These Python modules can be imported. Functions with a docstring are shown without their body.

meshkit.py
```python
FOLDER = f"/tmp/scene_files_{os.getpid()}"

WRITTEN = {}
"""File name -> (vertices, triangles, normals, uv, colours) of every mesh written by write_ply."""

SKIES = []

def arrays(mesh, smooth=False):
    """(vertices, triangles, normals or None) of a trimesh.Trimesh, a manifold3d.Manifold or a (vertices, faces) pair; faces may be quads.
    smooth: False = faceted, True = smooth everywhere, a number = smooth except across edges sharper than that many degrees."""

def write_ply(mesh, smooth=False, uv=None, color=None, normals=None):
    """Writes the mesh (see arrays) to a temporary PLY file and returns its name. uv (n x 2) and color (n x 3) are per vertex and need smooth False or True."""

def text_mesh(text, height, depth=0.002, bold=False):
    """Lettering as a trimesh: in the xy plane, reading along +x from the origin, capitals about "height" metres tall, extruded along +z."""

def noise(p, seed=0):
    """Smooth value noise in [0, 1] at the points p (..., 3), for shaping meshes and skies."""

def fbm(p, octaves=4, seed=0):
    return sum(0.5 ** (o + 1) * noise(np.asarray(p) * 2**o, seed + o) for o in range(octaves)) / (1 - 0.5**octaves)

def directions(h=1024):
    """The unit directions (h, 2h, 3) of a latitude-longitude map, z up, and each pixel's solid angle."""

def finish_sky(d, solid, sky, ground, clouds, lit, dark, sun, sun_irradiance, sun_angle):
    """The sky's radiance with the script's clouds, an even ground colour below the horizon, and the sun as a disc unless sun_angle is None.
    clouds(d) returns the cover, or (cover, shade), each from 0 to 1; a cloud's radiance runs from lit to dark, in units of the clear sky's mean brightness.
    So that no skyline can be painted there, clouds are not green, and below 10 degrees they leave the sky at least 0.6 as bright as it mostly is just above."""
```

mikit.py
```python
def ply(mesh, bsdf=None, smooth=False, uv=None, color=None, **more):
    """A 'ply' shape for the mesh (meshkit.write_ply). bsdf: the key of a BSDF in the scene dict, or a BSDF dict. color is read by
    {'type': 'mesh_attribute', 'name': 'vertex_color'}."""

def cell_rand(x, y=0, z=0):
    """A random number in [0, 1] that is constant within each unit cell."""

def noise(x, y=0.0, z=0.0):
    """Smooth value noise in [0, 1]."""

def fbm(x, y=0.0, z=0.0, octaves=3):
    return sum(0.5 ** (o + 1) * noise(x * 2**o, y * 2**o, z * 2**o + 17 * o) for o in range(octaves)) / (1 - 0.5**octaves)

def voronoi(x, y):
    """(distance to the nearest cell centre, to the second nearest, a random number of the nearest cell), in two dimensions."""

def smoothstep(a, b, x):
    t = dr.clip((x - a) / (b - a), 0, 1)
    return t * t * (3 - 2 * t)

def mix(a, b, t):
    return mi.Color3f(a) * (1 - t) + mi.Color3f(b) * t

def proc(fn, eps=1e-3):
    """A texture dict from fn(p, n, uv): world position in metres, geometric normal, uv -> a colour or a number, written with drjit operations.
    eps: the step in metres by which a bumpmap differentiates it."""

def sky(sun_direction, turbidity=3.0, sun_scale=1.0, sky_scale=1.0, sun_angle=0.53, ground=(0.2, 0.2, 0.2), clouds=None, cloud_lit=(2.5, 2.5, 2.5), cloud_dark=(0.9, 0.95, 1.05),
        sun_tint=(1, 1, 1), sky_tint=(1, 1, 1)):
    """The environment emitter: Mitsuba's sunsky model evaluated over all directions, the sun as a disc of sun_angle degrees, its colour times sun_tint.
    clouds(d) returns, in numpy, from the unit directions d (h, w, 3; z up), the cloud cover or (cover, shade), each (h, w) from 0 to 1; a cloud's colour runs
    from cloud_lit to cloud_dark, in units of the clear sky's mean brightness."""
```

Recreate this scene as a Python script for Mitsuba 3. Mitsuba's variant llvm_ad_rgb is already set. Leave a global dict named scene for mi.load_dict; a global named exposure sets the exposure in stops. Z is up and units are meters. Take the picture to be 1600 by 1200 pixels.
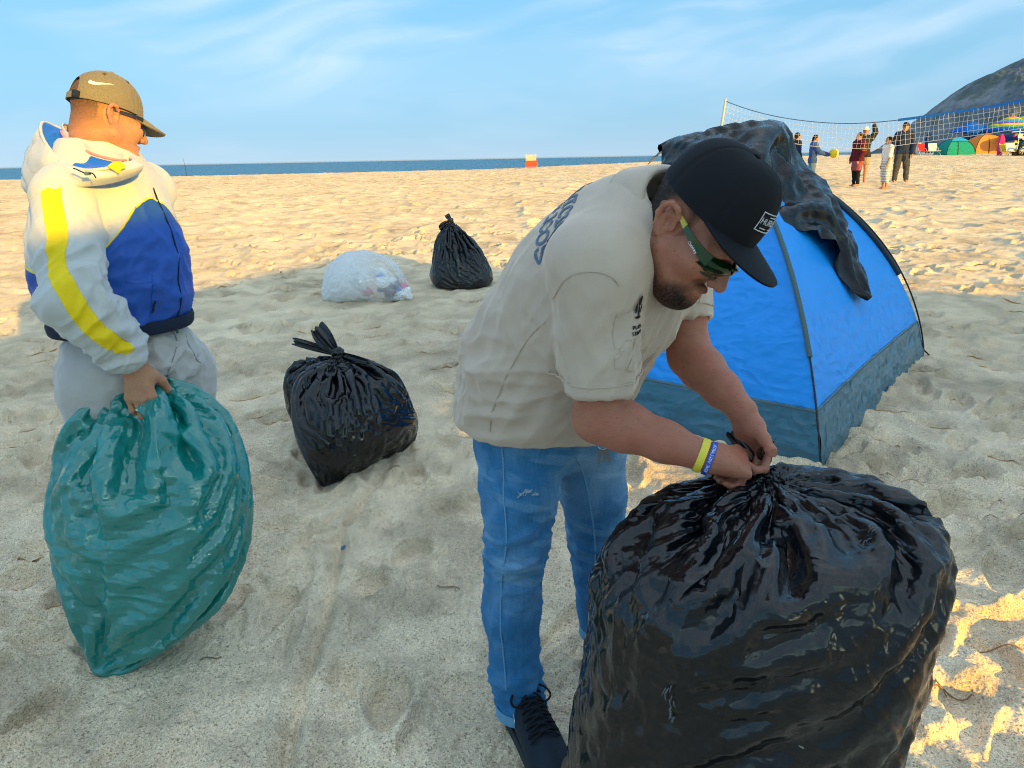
import math, random, numpy as np, trimesh, mitsuba as mi, mikit, meshkit, drjit as dr
from mikit import proc, noise, fbm, voronoi, cell_rand, smoothstep, mix
T = mi.ScalarTransform4f
scene, labels = {}, {}
rng = np.random.default_rng(7)
A = lambda *v: np.array(v, float)
def unit(v):
    v = np.asarray(v, float); return v / max(np.linalg.norm(v), 1e-12)

# ------------------------------------------------------------------ camera, sky, exposure
EYE = A(0, 0, 1.46)
PITCH, ROLL, FOV = math.radians(16.24), math.radians(1.09), 67.0
FWD = A(0, math.cos(PITCH), -math.sin(PITCH))
_r0, _u0 = A(1, 0, 0), A(0, math.sin(PITCH), math.cos(PITCH))
RIGHT = math.cos(ROLL) * _r0 - math.sin(ROLL) * _u0
UP = math.cos(ROLL) * _u0 + math.sin(ROLL) * _r0
scene['camera'] = {'type': 'perspective', 'fov': FOV, 'fov_axis': 'x', 'near_clip': 0.05, 'far_clip': 40000.0,
                   'to_world': T().look_at(origin=EYE.tolist(), target=(EYE + FWD).tolist(), up=UP.tolist())}
SUN_EL, SUN_H = math.radians(12.2), unit(A(0.55, -0.83, 0))
SUN = A(SUN_H[0] * math.cos(SUN_EL), SUN_H[1] * math.cos(SUN_EL), math.sin(SUN_EL))
exposure = 3.48
SUN_K = 1.08

def cirrus(d):
    """A thin high veil over the whole sky, brightened overhead to lift the shade, paler towards the horizon, with combed streaks that climb to the right: (cover, shade)."""
    el = d[..., 2]; az = np.arctan2(d[..., 0], d[..., 1]); hx, hy = d[..., 0] / (.35 + el), d[..., 1] / (.35 + el); O = 0 * az
    q = np.stack([hx * 1.3, hy * 1.3, el * 6], -1); warp = meshkit.fbm(q, 4, 3) - .5
    v = el * 17 - az * 4.2 * np.clip(1.6 - el, .3, 1) + warp * 2.2; u = az * 2.4 + el * 4 + warp
    big = meshkit.fbm(np.stack([u * .85, v * .42, O + 2], -1), 3, 19); comb = meshkit.fbm(np.stack([u * 1.3, v * 2.4, O], -1), 5, 27); soft = meshkit.fbm(np.stack([hx * 2.2, hy * 2.2 + warp, el * 9], -1), 4, 33)
    st = np.clip((big - .47) * 4.2, 0, 1) * np.clip((comb - .32) * 2.3, 0, 1) * np.clip((el - .04) * 14, 0, 1) * np.clip((np.pi - np.abs(az)) * 3, 0, 1)
    st = np.clip(st * .85 + np.clip((soft - .54) * 1.6, 0, .25), 0, 1)
    haze = np.exp(-np.clip(el, 0, 1) / .070)
    white = np.clip(1 - (1 - .85 * st) * (1 - .72 * haze), 0, 1)
    up = np.clip((el - .2) / .6, 0, 1); up = up * up * (3 - 2 * up)          # unseen veil overhead, added to brighten the shaded foreground
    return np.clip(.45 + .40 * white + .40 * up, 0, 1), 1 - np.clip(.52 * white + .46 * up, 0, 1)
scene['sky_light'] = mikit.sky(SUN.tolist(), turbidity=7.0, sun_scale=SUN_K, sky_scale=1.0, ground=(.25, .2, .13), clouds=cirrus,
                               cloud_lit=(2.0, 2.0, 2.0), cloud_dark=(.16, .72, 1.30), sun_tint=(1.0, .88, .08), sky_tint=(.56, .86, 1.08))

# ------------------------------------------------------------------ helpers
FPX = 800 / math.tan(math.radians(FOV / 2))
def ray(px, py):
    return FWD + (px - 800) / FPX * RIGHT + (600 - py) / FPX * UP
def at(px, py, d):
    """The point at axial distance d (metres in front of the lens) seen at a place of the photograph: used to survey where things stand."""
    return EYE + d * ray(px, py)
def ground_z(x, y):
    x, y = np.asarray(x, float), np.asarray(y, float)
    r = np.hypot(x, y); t = np.clip(y, 0, None)
    rise = .0238 * (np.sqrt((t - 2) ** 2 + 1.5) + (t - 2)) / 2
    side = np.clip((x / np.maximum(r, .1) + .02) / .34, 0, 1)
    far = np.clip((y - 22) / 34, 0, 1); far = far * far * (3 - 2 * far)
    z = rise * (1 - (.40 - .31 * side) * far)
    crest = 57 + 4 * np.sin(x * .05)
    drop = np.clip(y - crest, 0, None)
    land = np.clip((x / np.maximum(r, .1) - .36) / .08, 0, 1)
    off = np.clip((r - 110) / 60, 0, 1) * (y > 0); land = land * (1 - off * off * (3 - 2 * off))
    z = np.minimum(z, 1.36 + 0 * z) - (1 - land) * np.minimum(.05 * drop + .0012 * drop ** 2, 9)
    return z
def on_ground(px, py):
    d = ray(px, py); s = np.linspace(.5, 90, 40000)
    p = EYE + s[:, None] * d
    k = np.argmax(p[:, 2] < ground_z(p[:, 0], p[:, 1]))
    return p[k]
def atY(px, py, Y):
    r = ray(px, py); return EYE + r * (Y / r[1])
def pix(p):
    v = np.asarray(p, float) - EYE; w = v @ FWD
    return np.stack([800 + FPX * (v @ RIGHT) / w, 600 - FPX * (v @ UP) / w, w], -1)

def put(key, mesh, bsdf, smooth=35, label=None, category=None, group=None, kind=None, **more):
    if mesh is not None:
        scene[key] = mikit.ply(mesh, bsdf, smooth=smooth, **more)
    tag(key, label, category, group, kind)
    return key
def tag(key, label=None, category=None, group=None, kind=None):
    d = {k: v for k, v in (('label', label), ('category', category), ('group', group), ('kind', kind)) if v}
    if d: labels[key] = {**labels.get(key, {}), **d}
_count = {}
def new(name):
    n = _count.get(name, 0); _count[name] = n + 1
    return name if n == 0 else f'{name}_{n:03d}'
cat = lambda ms: trimesh.util.concatenate([m if isinstance(m, trimesh.Trimesh) else trimesh.Trimesh(*m, process=False) for m in ms])
TM = lambda v, f: trimesh.Trimesh(np.asarray(v, float), np.asarray(f, int), process=False)

def tube(pts, rad, sides=8, closed=False):
    p = np.asarray(pts, float); n = len(p); r = np.broadcast_to(np.asarray(rad, float), (n,))
    t = np.gradient(p, axis=0)
    if closed: t = np.roll(p, -1, 0) - np.roll(p, 1, 0)
    t /= np.linalg.norm(t, axis=1, keepdims=True) + 1e-12
    a = np.cross(t[0], [0, 0, 1.]) if abs(t[0][2]) < .9 else np.cross(t[0], [1., 0, 0])
    fr = []
    for k in range(n):
        a = a - t[k] * (a @ t[k]); a = unit(a); fr.append(a)
    a = np.array(fr); b = np.cross(t, a); ang = np.arange(sides) * 2 * np.pi / sides
    v = (p[:, None] + r[:, None, None] * (np.cos(ang)[None, :, None] * a[:, None] + np.sin(ang)[None, :, None] * b[:, None])).reshape(-1, 3)
    m = n if closed else n - 1
    i, j = np.meshgrid(np.arange(m), np.arange(sides), indexing='ij'); i2 = (i + 1) % n; j2 = (j + 1) % sides
    q = np.stack([i * sides + j, i * sides + j2, i2 * sides + j2, i2 * sides + j], -1).reshape(-1, 4)
    f = np.vstack([q[:, [0, 1, 2]], q[:, [0, 2, 3]]])
    if not closed:
        v = np.vstack([v, p[:1], p[-1:]]); k = np.arange(sides); c0, c1 = n * sides, n * sides + 1
        f = np.vstack([f, np.stack([0 * k + c0, (k + 1) % sides, k], 1), np.stack([0 * k + c1, (n - 1) * sides + k, (n - 1) * sides + (k + 1) % sides], 1)])
    return TM(v, f)
def spline(pts, n):
    from scipy.interpolate import CubicSpline
    p = np.asarray(pts, float); s = np.concatenate([[0], np.cumsum(np.linalg.norm(np.diff(p, axis=0), axis=1) + 1e-9)])
    return CubicSpline(s, p)(np.linspace(0, s[-1], n))
def grid_mesh(P, wrap_u=False):
    """Triangles over a grid of points P (nv, nu, 3)."""
    nv, nu = P.shape[:2]; m = nu if wrap_u else nu - 1
    i, j = np.meshgrid(np.arange(nv - 1), np.arange(m), indexing='ij'); j2 = (j + 1) % nu
    q = np.stack([i * nu + j, i * nu + j2, (i + 1) * nu + j2, (i + 1) * nu + j], -1).reshape(-1, 4)
    return TM(P.reshape(-1, 3), np.vstack([q[:, [0, 1, 2]], q[:, [0, 2, 3]]]))
def slab(P, t):
    """A sheet of points (nv, nu, 3) given the thickness t, closed round its rim."""
    du = np.gradient(P, axis=1); dv = np.gradient(P, axis=0); n = np.cross(du, dv); n /= np.linalg.norm(n, axis=-1, keepdims=True) + 1e-12
    nv, nu = P.shape[:2]; a, b = grid_mesh(P + n * t / 2), grid_mesh(P - n * t / 2)
    rim = np.concatenate([np.arange(nu), np.arange(1, nv) * nu + nu - 1, np.arange(nu - 2, -1, -1) + (nv - 1) * nu, np.arange(nv - 2, 0, -1) * nu])
    k = np.arange(len(rim)); r0, r1 = rim, rim[(k + 1) % len(rim)]; o = nv * nu
    f = np.vstack([a.faces, b.faces[:, ::-1] + o, np.stack([r0, r0 + o, r1 + o], 1), np.stack([r0, r1 + o, r1], 1)])
    return TM(np.vstack([a.vertices, b.vertices]), f)
def rbox(size, center=(0, 0, 0), rot=None, r=0.0):
    m = trimesh.creation.box(size)
    if r:
        import manifold3d
        s = A(*size) / 2 - r; ball = manifold3d.Manifold.sphere(r, 12)
        m = manifold3d.Manifold.batch_hull([ball.translate([sx * s[0], sy * s[1], sz * s[2]]) for sx in (-1, 1) for sy in (-1, 1) for sz in (-1, 1)]).to_mesh()
        m = TM(m.vert_properties[:, :3], m.tri_verts)
    v = np.array(m.vertices)
    if rot is not None: v = v @ np.asarray(rot).T
    return TM(v + A(*center), m.faces)
def frame(x, z):
    """Rotation whose columns are x, y = z cross x, z (made square)."""
    z = unit(z); x = unit(np.asarray(x, float) - z * (np.asarray(x, float) @ z)); return np.stack([x, np.cross(z, x), z], 1)

class Field:
    """A signed distance on a grid, built by smooth unions; surface nets turn it into one continuous mesh."""
    def __init__(s, lo, hi, h):
        s.h = h; s.lo = np.asarray(lo, float) - 2 * h; s.n = np.ceil((np.asarray(hi, float) + 2 * h - s.lo) / h).astype(int) + 1
        s.F = np.full(tuple(s.n), .25, np.float32)
    def block(s, lo, hi):
        i = np.clip(np.floor((lo - s.lo) / s.h).astype(int), 0, s.n); j = np.clip(np.ceil((hi - s.lo) / s.h).astype(int) + 1, 0, s.n)
        if (j <= i).any(): return None, None
        ax = [s.lo[k] + s.h * np.arange(i[k], j[k]) for k in range(3)]
        return tuple(slice(a, b) for a, b in zip(i, j)), np.stack(np.meshgrid(*ax, indexing='ij'), -1).astype(np.float32)
    def put(s, d, sl, k, cut=False):
        f = s.F[sl]; d = d.astype(np.float32)
        if cut: f = -f
        if k > 0:
            m = np.maximum(k - np.abs(f - d), 0) / k; o = np.minimum(f, d) - m * m * k * .25
        else: o = np.minimum(f, d)
        s.F[sl] = -o if cut else o
    def cone(s, a, b, ra, rb=None, k=.02, flat=None, cut=False):
        """A round cone from a to b; flat = (direction, factor): thinner (factor < 1) along that direction."""
        a, b = np.asarray(a, float), np.asarray(b, float); rb = ra if rb is None else rb; R = max(ra, rb) * (max(1, flat[1]) if flat else 1)
        sl, p = s.block(np.minimum(a, b) - R - k - 3 * s.h, np.maximum(a, b) + R + k + 3 * s.h)
        if sl is None: return s
        ab = b - a; L = ab @ ab; q = p - a
        t = np.clip(q @ ab / max(L, 1e-12), 0, 1); w = q - t[..., None] * ab
        if flat:
            n = unit(flat[0]); c = w @ n; w2 = w + (c * (1 / flat[1] - 1))[..., None] * n
            d0 = np.sqrt((w * w).sum(-1)) + 1e-9; d1 = np.sqrt((w2 * w2).sum(-1)) + 1e-9; r = ra + (rb - ra) * t
            d = d0 * (1 - r / d1)
        else: d = np.sqrt((w * w).sum(-1)) - (ra + (rb - ra) * t)
        s.put(d, sl, k, cut); return s
    def ball(s, c, r, k=.02, R=None, cut=False):
        """An ellipsoid with radii r (one or three) about c, its axes the columns of R."""
        c = np.asarray(c, float); r = np.broadcast_to(np.asarray(r, float), (3,)); m = r.max() + k + 3 * s.h
        sl, p = s.block(c - m, c + m)
        if sl is None: return s
        q = p - c
        if R is not None: q = q @ np.asarray(R, np.float32)
        k0 = np.sqrt(((q / r) ** 2).sum(-1)) + 1e-9; k1 = np.sqrt(((q / (r * r)) ** 2).sum(-1)) + 1e-9
        s.put(k0 * (k0 - 1) / k1, sl, k, cut); return s
    def chain(s, pts, rad, k=.02, **o):
        for i in range(len(pts) - 1): s.cone(pts[i], pts[i + 1], rad[i], rad[i + 1], k, **o)
        return s
    def plane(s, p, n, k=0., within=None):
        """Cuts away what lies beyond the plane through p with outward normal n (only near p, within a radius)."""
        p, n = np.asarray(p, float), unit(n); w = within or 9.
        sl, q = s.block(p - w, p + w)
        if sl is None: return s
        d = (q - p) @ n
        if within: d = np.where(((q - p) ** 2).sum(-1) < within * within, d, -1)
        s.put(-d, sl, k, cut=True); return s
    def mesh(s):
        for k in range(3):
            e = [slice(None)] * 3
            for i in (0, 1, -1, -2): e[k] = i; s.F[tuple(e)] = .25
        F = s.F; n = s.n; I = F < 0
        cor = [I[a:n[0] - 1 + a, b:n[1] - 1 + b, c:n[2] - 1 + c] for a in (0, 1) for b in (0, 1) for c in (0, 1)]
        cnt = sum(c.astype(np.uint8) for c in cor); act = (cnt > 0) & (cnt < 8); idx = np.argwhere(act)
        num = np.full(act.shape, -1, np.int64); num[act] = np.arange(len(idx))
        val = np.stack([F[idx[:, 0] + a, idx[:, 1] + b, idx[:, 2] + c] for a in (0, 1) for b in (0, 1) for c in (0, 1)], 1)
        pos = np.array([[a, b, c] for a in (0, 1) for b in (0, 1) for c in (0, 1)], float)
        acc, w = np.zeros((len(idx), 3)), np.zeros(len(idx))
        for i, j in ((0, 1), (2, 3), (4, 5), (6, 7), (0, 2), (1, 3), (4, 6), (5, 7), (0, 4), (1, 5), (2, 6), (3, 7)):
            x = (val[:, i] < 0) != (val[:, j] < 0); t = val[:, i] / np.where(x, val[:, i] - val[:, j], 1)
            acc += np.where(x[:, None], pos[i] + t[:, None] * (pos[j] - pos[i]), 0); w += x
        v = s.lo + s.h * (idx + acc / w[:, None]); quads = []
        for ax in range(3):
            o = [k for k in range(3) if k != ax]; sl0 = [slice(1, n[k] - 1) for k in range(3)]; sl0[ax] = slice(0, n[ax] - 1); sl1 = list(sl0); sl1[ax] = slice(1, n[ax])
            a, b = I[tuple(sl0)], I[tuple(sl1)]; off = np.array([x.start for x in sl0])
            for flip, e in ((0, a & ~b), (1, b & ~a)):
                e = np.argwhere(e) + off; c = []
                for d0, d1 in ((0, 0), (1, 0), (1, 1), (0, 1)):
                    g = e.copy(); g[:, o[0]] -= 1 - d0; g[:, o[1]] -= 1 - d1; c.append(num[g[:, 0], g[:, 1], g[:, 2]])
                q = np.stack(c, 1); quads.append(q[:, ::-1] if (flip ^ (ax == 1)) else q)
        q = np.vstack(quads); q = q[(q >= 0).all(1)]
        return TM(v, np.vstack([q[:, [0, 1, 2]], q[:, [0, 2, 3]]]))

def normals(m): return meshkit.arrays(m, True)[2]
def smooth_mesh(m, it=4):
    """Taubin smoothing: it passes of shrinking and growing back."""
    from scipy.sparse import coo_matrix
    v, f = np.array(m.vertices), np.array(m.faces); e = np.vstack([f[:, [0, 1]], f[:, [1, 2]], f[:, [2, 0]]]); n = len(v)
    Mx = coo_matrix((np.ones(2 * len(e)), (np.r_[e[:, 0], e[:, 1]], np.r_[e[:, 1], e[:, 0]])), (n, n)).tocsr(); Mx.data[:] = 1; deg = np.maximum(np.asarray(Mx.sum(1)).ravel(), 1)[:, None]
    for k in range(it):
        for w in (.5, -.52): v = v + w * (Mx @ v / deg - v)
    return TM(v, f)
def split(m, val):
    """Cuts a mesh where the per-vertex value changes sign: (part below zero, part above zero), with clean edges."""
    v, f, s = np.array(m.vertices), np.array(m.faces), np.asarray(val, float); s = np.where(np.abs(s) < 1e-9, 1e-9, s); pos = s > 0; c = pos[f].sum(1)
    lo, hi = [f[c == 0]], [f[c == 3]]; nv = [v]; base = len(v)
    for want, one, two in ((1, hi, lo), (2, lo, hi)):
        g = f[c == want]; odd = pos[g] if want == 1 else ~pos[g]; k = odd.argmax(1); r = np.arange(len(g))
        a, b, d = g[r, k], g[r, (k + 1) % 3], g[r, (k + 2) % 3]
        t1 = (s[a] / (s[a] - s[b]))[:, None]; t2 = (s[a] / (s[a] - s[d]))[:, None]
        p1, p2 = v[a] + t1 * (v[b] - v[a]), v[a] + t2 * (v[d] - v[a]); i1 = base + r; i2 = base + len(g) + r; nv += [p1, p2]; base += 2 * len(g)
        one.append(np.stack([a, i1, i2], 1)); two += [np.stack([i1, b, d], 1), np.stack([i1, d, i2], 1)]
    V = np.vstack(nv); out = []
    for fs in (lo, hi):
        x = trimesh.Trimesh(V, np.vstack(fs), process=False); x.merge_vertices(digits_vertex=6); x.remove_unreferenced_vertices(); out.append(TM(x.vertices, x.faces))
    return out
def lay_line(m, pts, n=60, off=.001):
    """A smooth line through the points, laid on the mesh."""
    from scipy.spatial import cKDTree
    v, nn = np.array(m.vertices), normals(m); t = cKDTree(v); p = spline(pts, n)
    k = np.array([.25, .5, .25]); p[1:-1] = sum(w * p[j:len(p) - 2 + j] for j, w in enumerate(k)); d, i = t.query(p, k=14); w = np.exp(-(d / (d[:, :1] + .004)) ** 2)[..., None]; c = (v[i] * w).sum(1) / w.sum(1); a = (nn[i] * w).sum(1); a /= np.linalg.norm(a, axis=1, keepdims=True)
    h = ((c - p) * a).sum(1); h = np.convolve(np.r_[h[:3], h, h[-3:]], np.ones(7) / 7, 'valid'); return p + a * (h + off)[:, None]
def ridge(p, seed, oct=3):
    o, a, w = 0, 1., 0
    for i in range(oct):
        o = o + a * (1 - np.abs(2 * meshkit.noise(p * 2 ** i, seed + i) - 1)) ** 2; w += a; a *= .5
    return o / w
def folds(m, sets, base=None):
    """Pushes a cloth mesh along its normals: sets of (centre, radius, direction the folds run, wavelength, height, seed)."""
    v, n = np.array(m.vertices), normals(m); d = np.zeros(len(v))
    for c, r, run, lam, h, seed in sets:
        c, run = np.asarray(c, float), unit(run); w = np.exp(-((v - c) ** 2).sum(1) / (r * r))
        q = v - np.outer(v @ run, run) * .84; q = q + .35 * lam * (meshkit.fbm(v / (lam * 2.5), 2, seed + 50)[:, None] - .5)
        d += h * w * (ridge(q / lam, seed, 2) - .4)
    if base: d += base[1] * (meshkit.fbm(v / base[0], 3, 5) - .5)
    return TM(v + n * d[:, None], m.faces)
# ------------------------------------------------------------------ the setting: sand, sea, headland, and the hut whose shade we stand in
def sand_color(p, n, uv):
    big = fbm(p.x * .9, p.y * .9, 0, 3); mid = fbm(p.x * 6, p.y * 6, p.z * 6 + 4, 3); fine = noise(p.x * 420, p.y * 420, p.z * 420); f2 = noise(p.x * 190 + 7, p.y * 190, p.z * 190)
    r = dr.sqrt(p.x * p.x + p.y * p.y); near = 1 - smoothstep(3, 9, r)
    c = mix((.64, .52, .36), (.715, .595, .42), smoothstep(.3, .7, big))
    c = c * (.84 + .30 * smoothstep(.25, .75, mid))
    c = c * (1 + near * (.75 * (fine - .5) + .45 * (f2 - .5)))
    dark = smoothstep(.72, .79, noise(p.x * 260 + 31, p.y * 260, p.z * 260)) * near
    c = c * (1 - .22 * smoothstep(.55, .72, fbm(p.x * 2.6 + 9, p.y * 2.6, 0, 4)))
    return mix(c, (.13, .105, .085), dark * .65)
def sand_bump(p, n, uv):
    return fbm(p.x * 150, p.y * 150, p.z * 150, 3) + 3.0 * fbm(p.x * 34, p.y * 34, p.z * 34 + 3, 3)
scene['mat_sand'] = {'type': 'twosided', 'b': {'type': 'bumpmap', 't': proc(sand_bump, 3e-3), 'scale': .0055, 'b': {'type': 'diffuse', 'reflectance': proc(sand_color)}}}

def footprints(x, y, H):
    """Presses prints into the sheet: bowls with a pushed-up rim, thick near the camera, and the drag mark behind the knotted bag."""
    g = np.random.default_rng(3)
    r, th = np.hypot(x, y), np.arctan2(x, y)
    spots = []
    while len(spots) < 1500:
        rr = 1.0 + 15 * math.sqrt(g.random()) * g.random() ** .35; t = g.uniform(-.80, .80)
        spots.append((rr * math.sin(t), rr * math.cos(t), g.uniform(0, math.pi), g.uniform(.09, .17), g.uniform(.045, .075), g.uniform(.014, .044)))
    lit = [(1.20, 1.75), (1.42, 1.98), (1.02, 1.62), (1.5, 2.3), (1.65, 2.15), (1.25, 2.05)]
    spots += [(a, b, 1.2 + .5 * k, .13, .06, .036) for k, (a, b) in enumerate(lit)]
    order = np.argsort(r.ravel()); rs = r.ravel()[order]; xf, yf = x.ravel(), y.ravel(); Hf = H.ravel()
    for (sx, sy, a, L, W, D) in spots:
        rr = math.hypot(sx, sy); i, j = np.searchsorted(rs, [rr - 2.2 * L, rr + 2.2 * L]); k = order[i:j]
        k = k[(np.abs(xf[k] - sx) < 2.2 * L) & (np.abs(yf[k] - sy) < 2.2 * L)]
        if not len(k): continue
        dx, dy = xf[k] - sx, yf[k] - sy; u, v = dx * math.cos(a) + dy * math.sin(a), -dx * math.sin(a) + dy * math.cos(a)
        w = .34 * (meshkit.noise(np.stack([xf[k] * 14, yf[k] * 14, 0 * u + a], -1), 8) - .5)
        q = np.sqrt((u / L) ** 2 + (v / (W * (1 + .25 * np.tanh(u / L * 2)))) ** 2) + w
        bowl = np.clip((1.05 - q) / .34, 0, 1); bowl = bowl * bowl * (3 - 2 * bowl)
        rim = np.exp(-((q - 1.28) / .27) ** 2) * (1 + .6 * np.sin(np.arctan2(v, u) + a * 3))
        Hf[k] += -D * bowl * (1 + .25 * u / L) + .42 * D * rim - Hf[k] * .45 * bowl
    line = spline([(-.62, 3.6, 0), (-.66, 3.2, 0), (-.70, 2.85, 0), (-.66, 2.45, 0), (-.63, 2.05, 0), (-.60, 1.7, 0), (-.57, 1.45, 0)], 60)
    m = (np.abs(x + .64) < .4) & (y > 1.2) & (y < 3.8)
    d = np.full(m.sum(), 9.); sgn = np.zeros(m.sum())
    for p in line:
        e = np.hypot(x[m] - p[0], y[m] - p[1]); c = e < d; d = np.where(c, e, d); sgn = np.where(c, np.sign(x[m] - p[0]), sgn)
    Hm = H[m]; Hm += -.026 * np.exp(-(d / .024) ** 2) + .020 * np.exp(-((d - .052) / .026) ** 2) - Hm * .5 * np.exp(-(d / .07) ** 2); H[m] = Hm
    return H
def build_sand():
    dense = np.linspace(-.80, .80, 800); rest = np.linspace(.80, 2 * np.pi - .80, 130)[1:-1]
    th = np.concatenate([dense, rest]); R = np.concatenate([[.02], np.geomspace(.55, 170, 860), np.geomspace(185, 9000, 24)])
    r, t = np.meshgrid(R, th, indexing='ij'); x, y = r * np.sin(t), r * np.cos(t)
    P = np.stack([x, y, 0 * x], -1)
    N = lambda s, o, sd: meshkit.fbm(P * s, o, sd) - .5
    W = P + .16 * np.stack([N(2.2, 2, 40), N(2.2, 2, 41), 0 * x], -1)
    fade = 1 / (1 + (r / 60) ** 2)
    H = .05 * N(.8, 2, 1) + .036 * (ridge(W * 1.9, 2, 2) - .45) + .026 * (ridge(W * 5.0, 4, 2) ** 1.5 - .35) * np.clip(1.6 - r / 18, 0, 1) + .0135 * (ridge(W * 13, 6, 2) ** 1.5 - .35) * np.clip(1.4 - r / 7, 0, 1) + .0065 * (ridge(W * 34, 9, 2) - .4) * np.clip(1.5 - r / 3.5, 0, 1)
    far = np.clip((r - 7) / 8, 0, 1)
    q = W * np.array([1.5, 1.1, 1]); dents = np.clip(ridge(q, 12, 2) - .50, 0, 1) ** 1.2
    H = H * (1 - .25 * far) + far * (.17 * dents + .05 * N(2.6, 2, 14)) * np.clip(1.25 - r / 150, .3, 1)
    calm = np.exp(-(((x - 1.35) / .75) ** 2 + ((y - 2.0) / .7) ** 2)); H = H * (1 - .78 * calm)
    H = footprints(x, y, H); H = H * (1 - .25 * calm)
    for (bx, by, rad) in ((-1.0, 2.08, .22), (.98, 1.22, .45), (-.78, 3.6, .3), (-.45, 8.2, .4), (-1.3, 7.3, .4)):     # sand lies level under the bags
        w = np.exp(-((x - bx) ** 2 + (y - by) ** 2) / rad ** 2); H = H * (1 - .85 * w)
    P[..., 2] = ground_z(x, y) + H * np.clip(fade, .12, 1)
    return grid_mesh(P, wrap_u=True), P[:, :, :]
sand, SAND = build_sand()
sand = TM(sand.vertices, sand.faces[:, ::-1])
put('sand', sand, 'mat_sand', smooth=True, kind='structure', label='trampled beach sand, shaded in front and golden in the sun behind')
def sand_z(x, y):
    """Height of the built sheet near (x, y)."""
    r, t = math.hypot(x, y), math.atan2(x, y); i = np.abs(np.hypot(SAND[:, 400, 0], SAND[:, 400, 1]) - r).argmin(); j = np.abs(np.linspace(-.8, .8, 800) - t).argmin()
    return float(SAND[i, j, 2])

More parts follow.
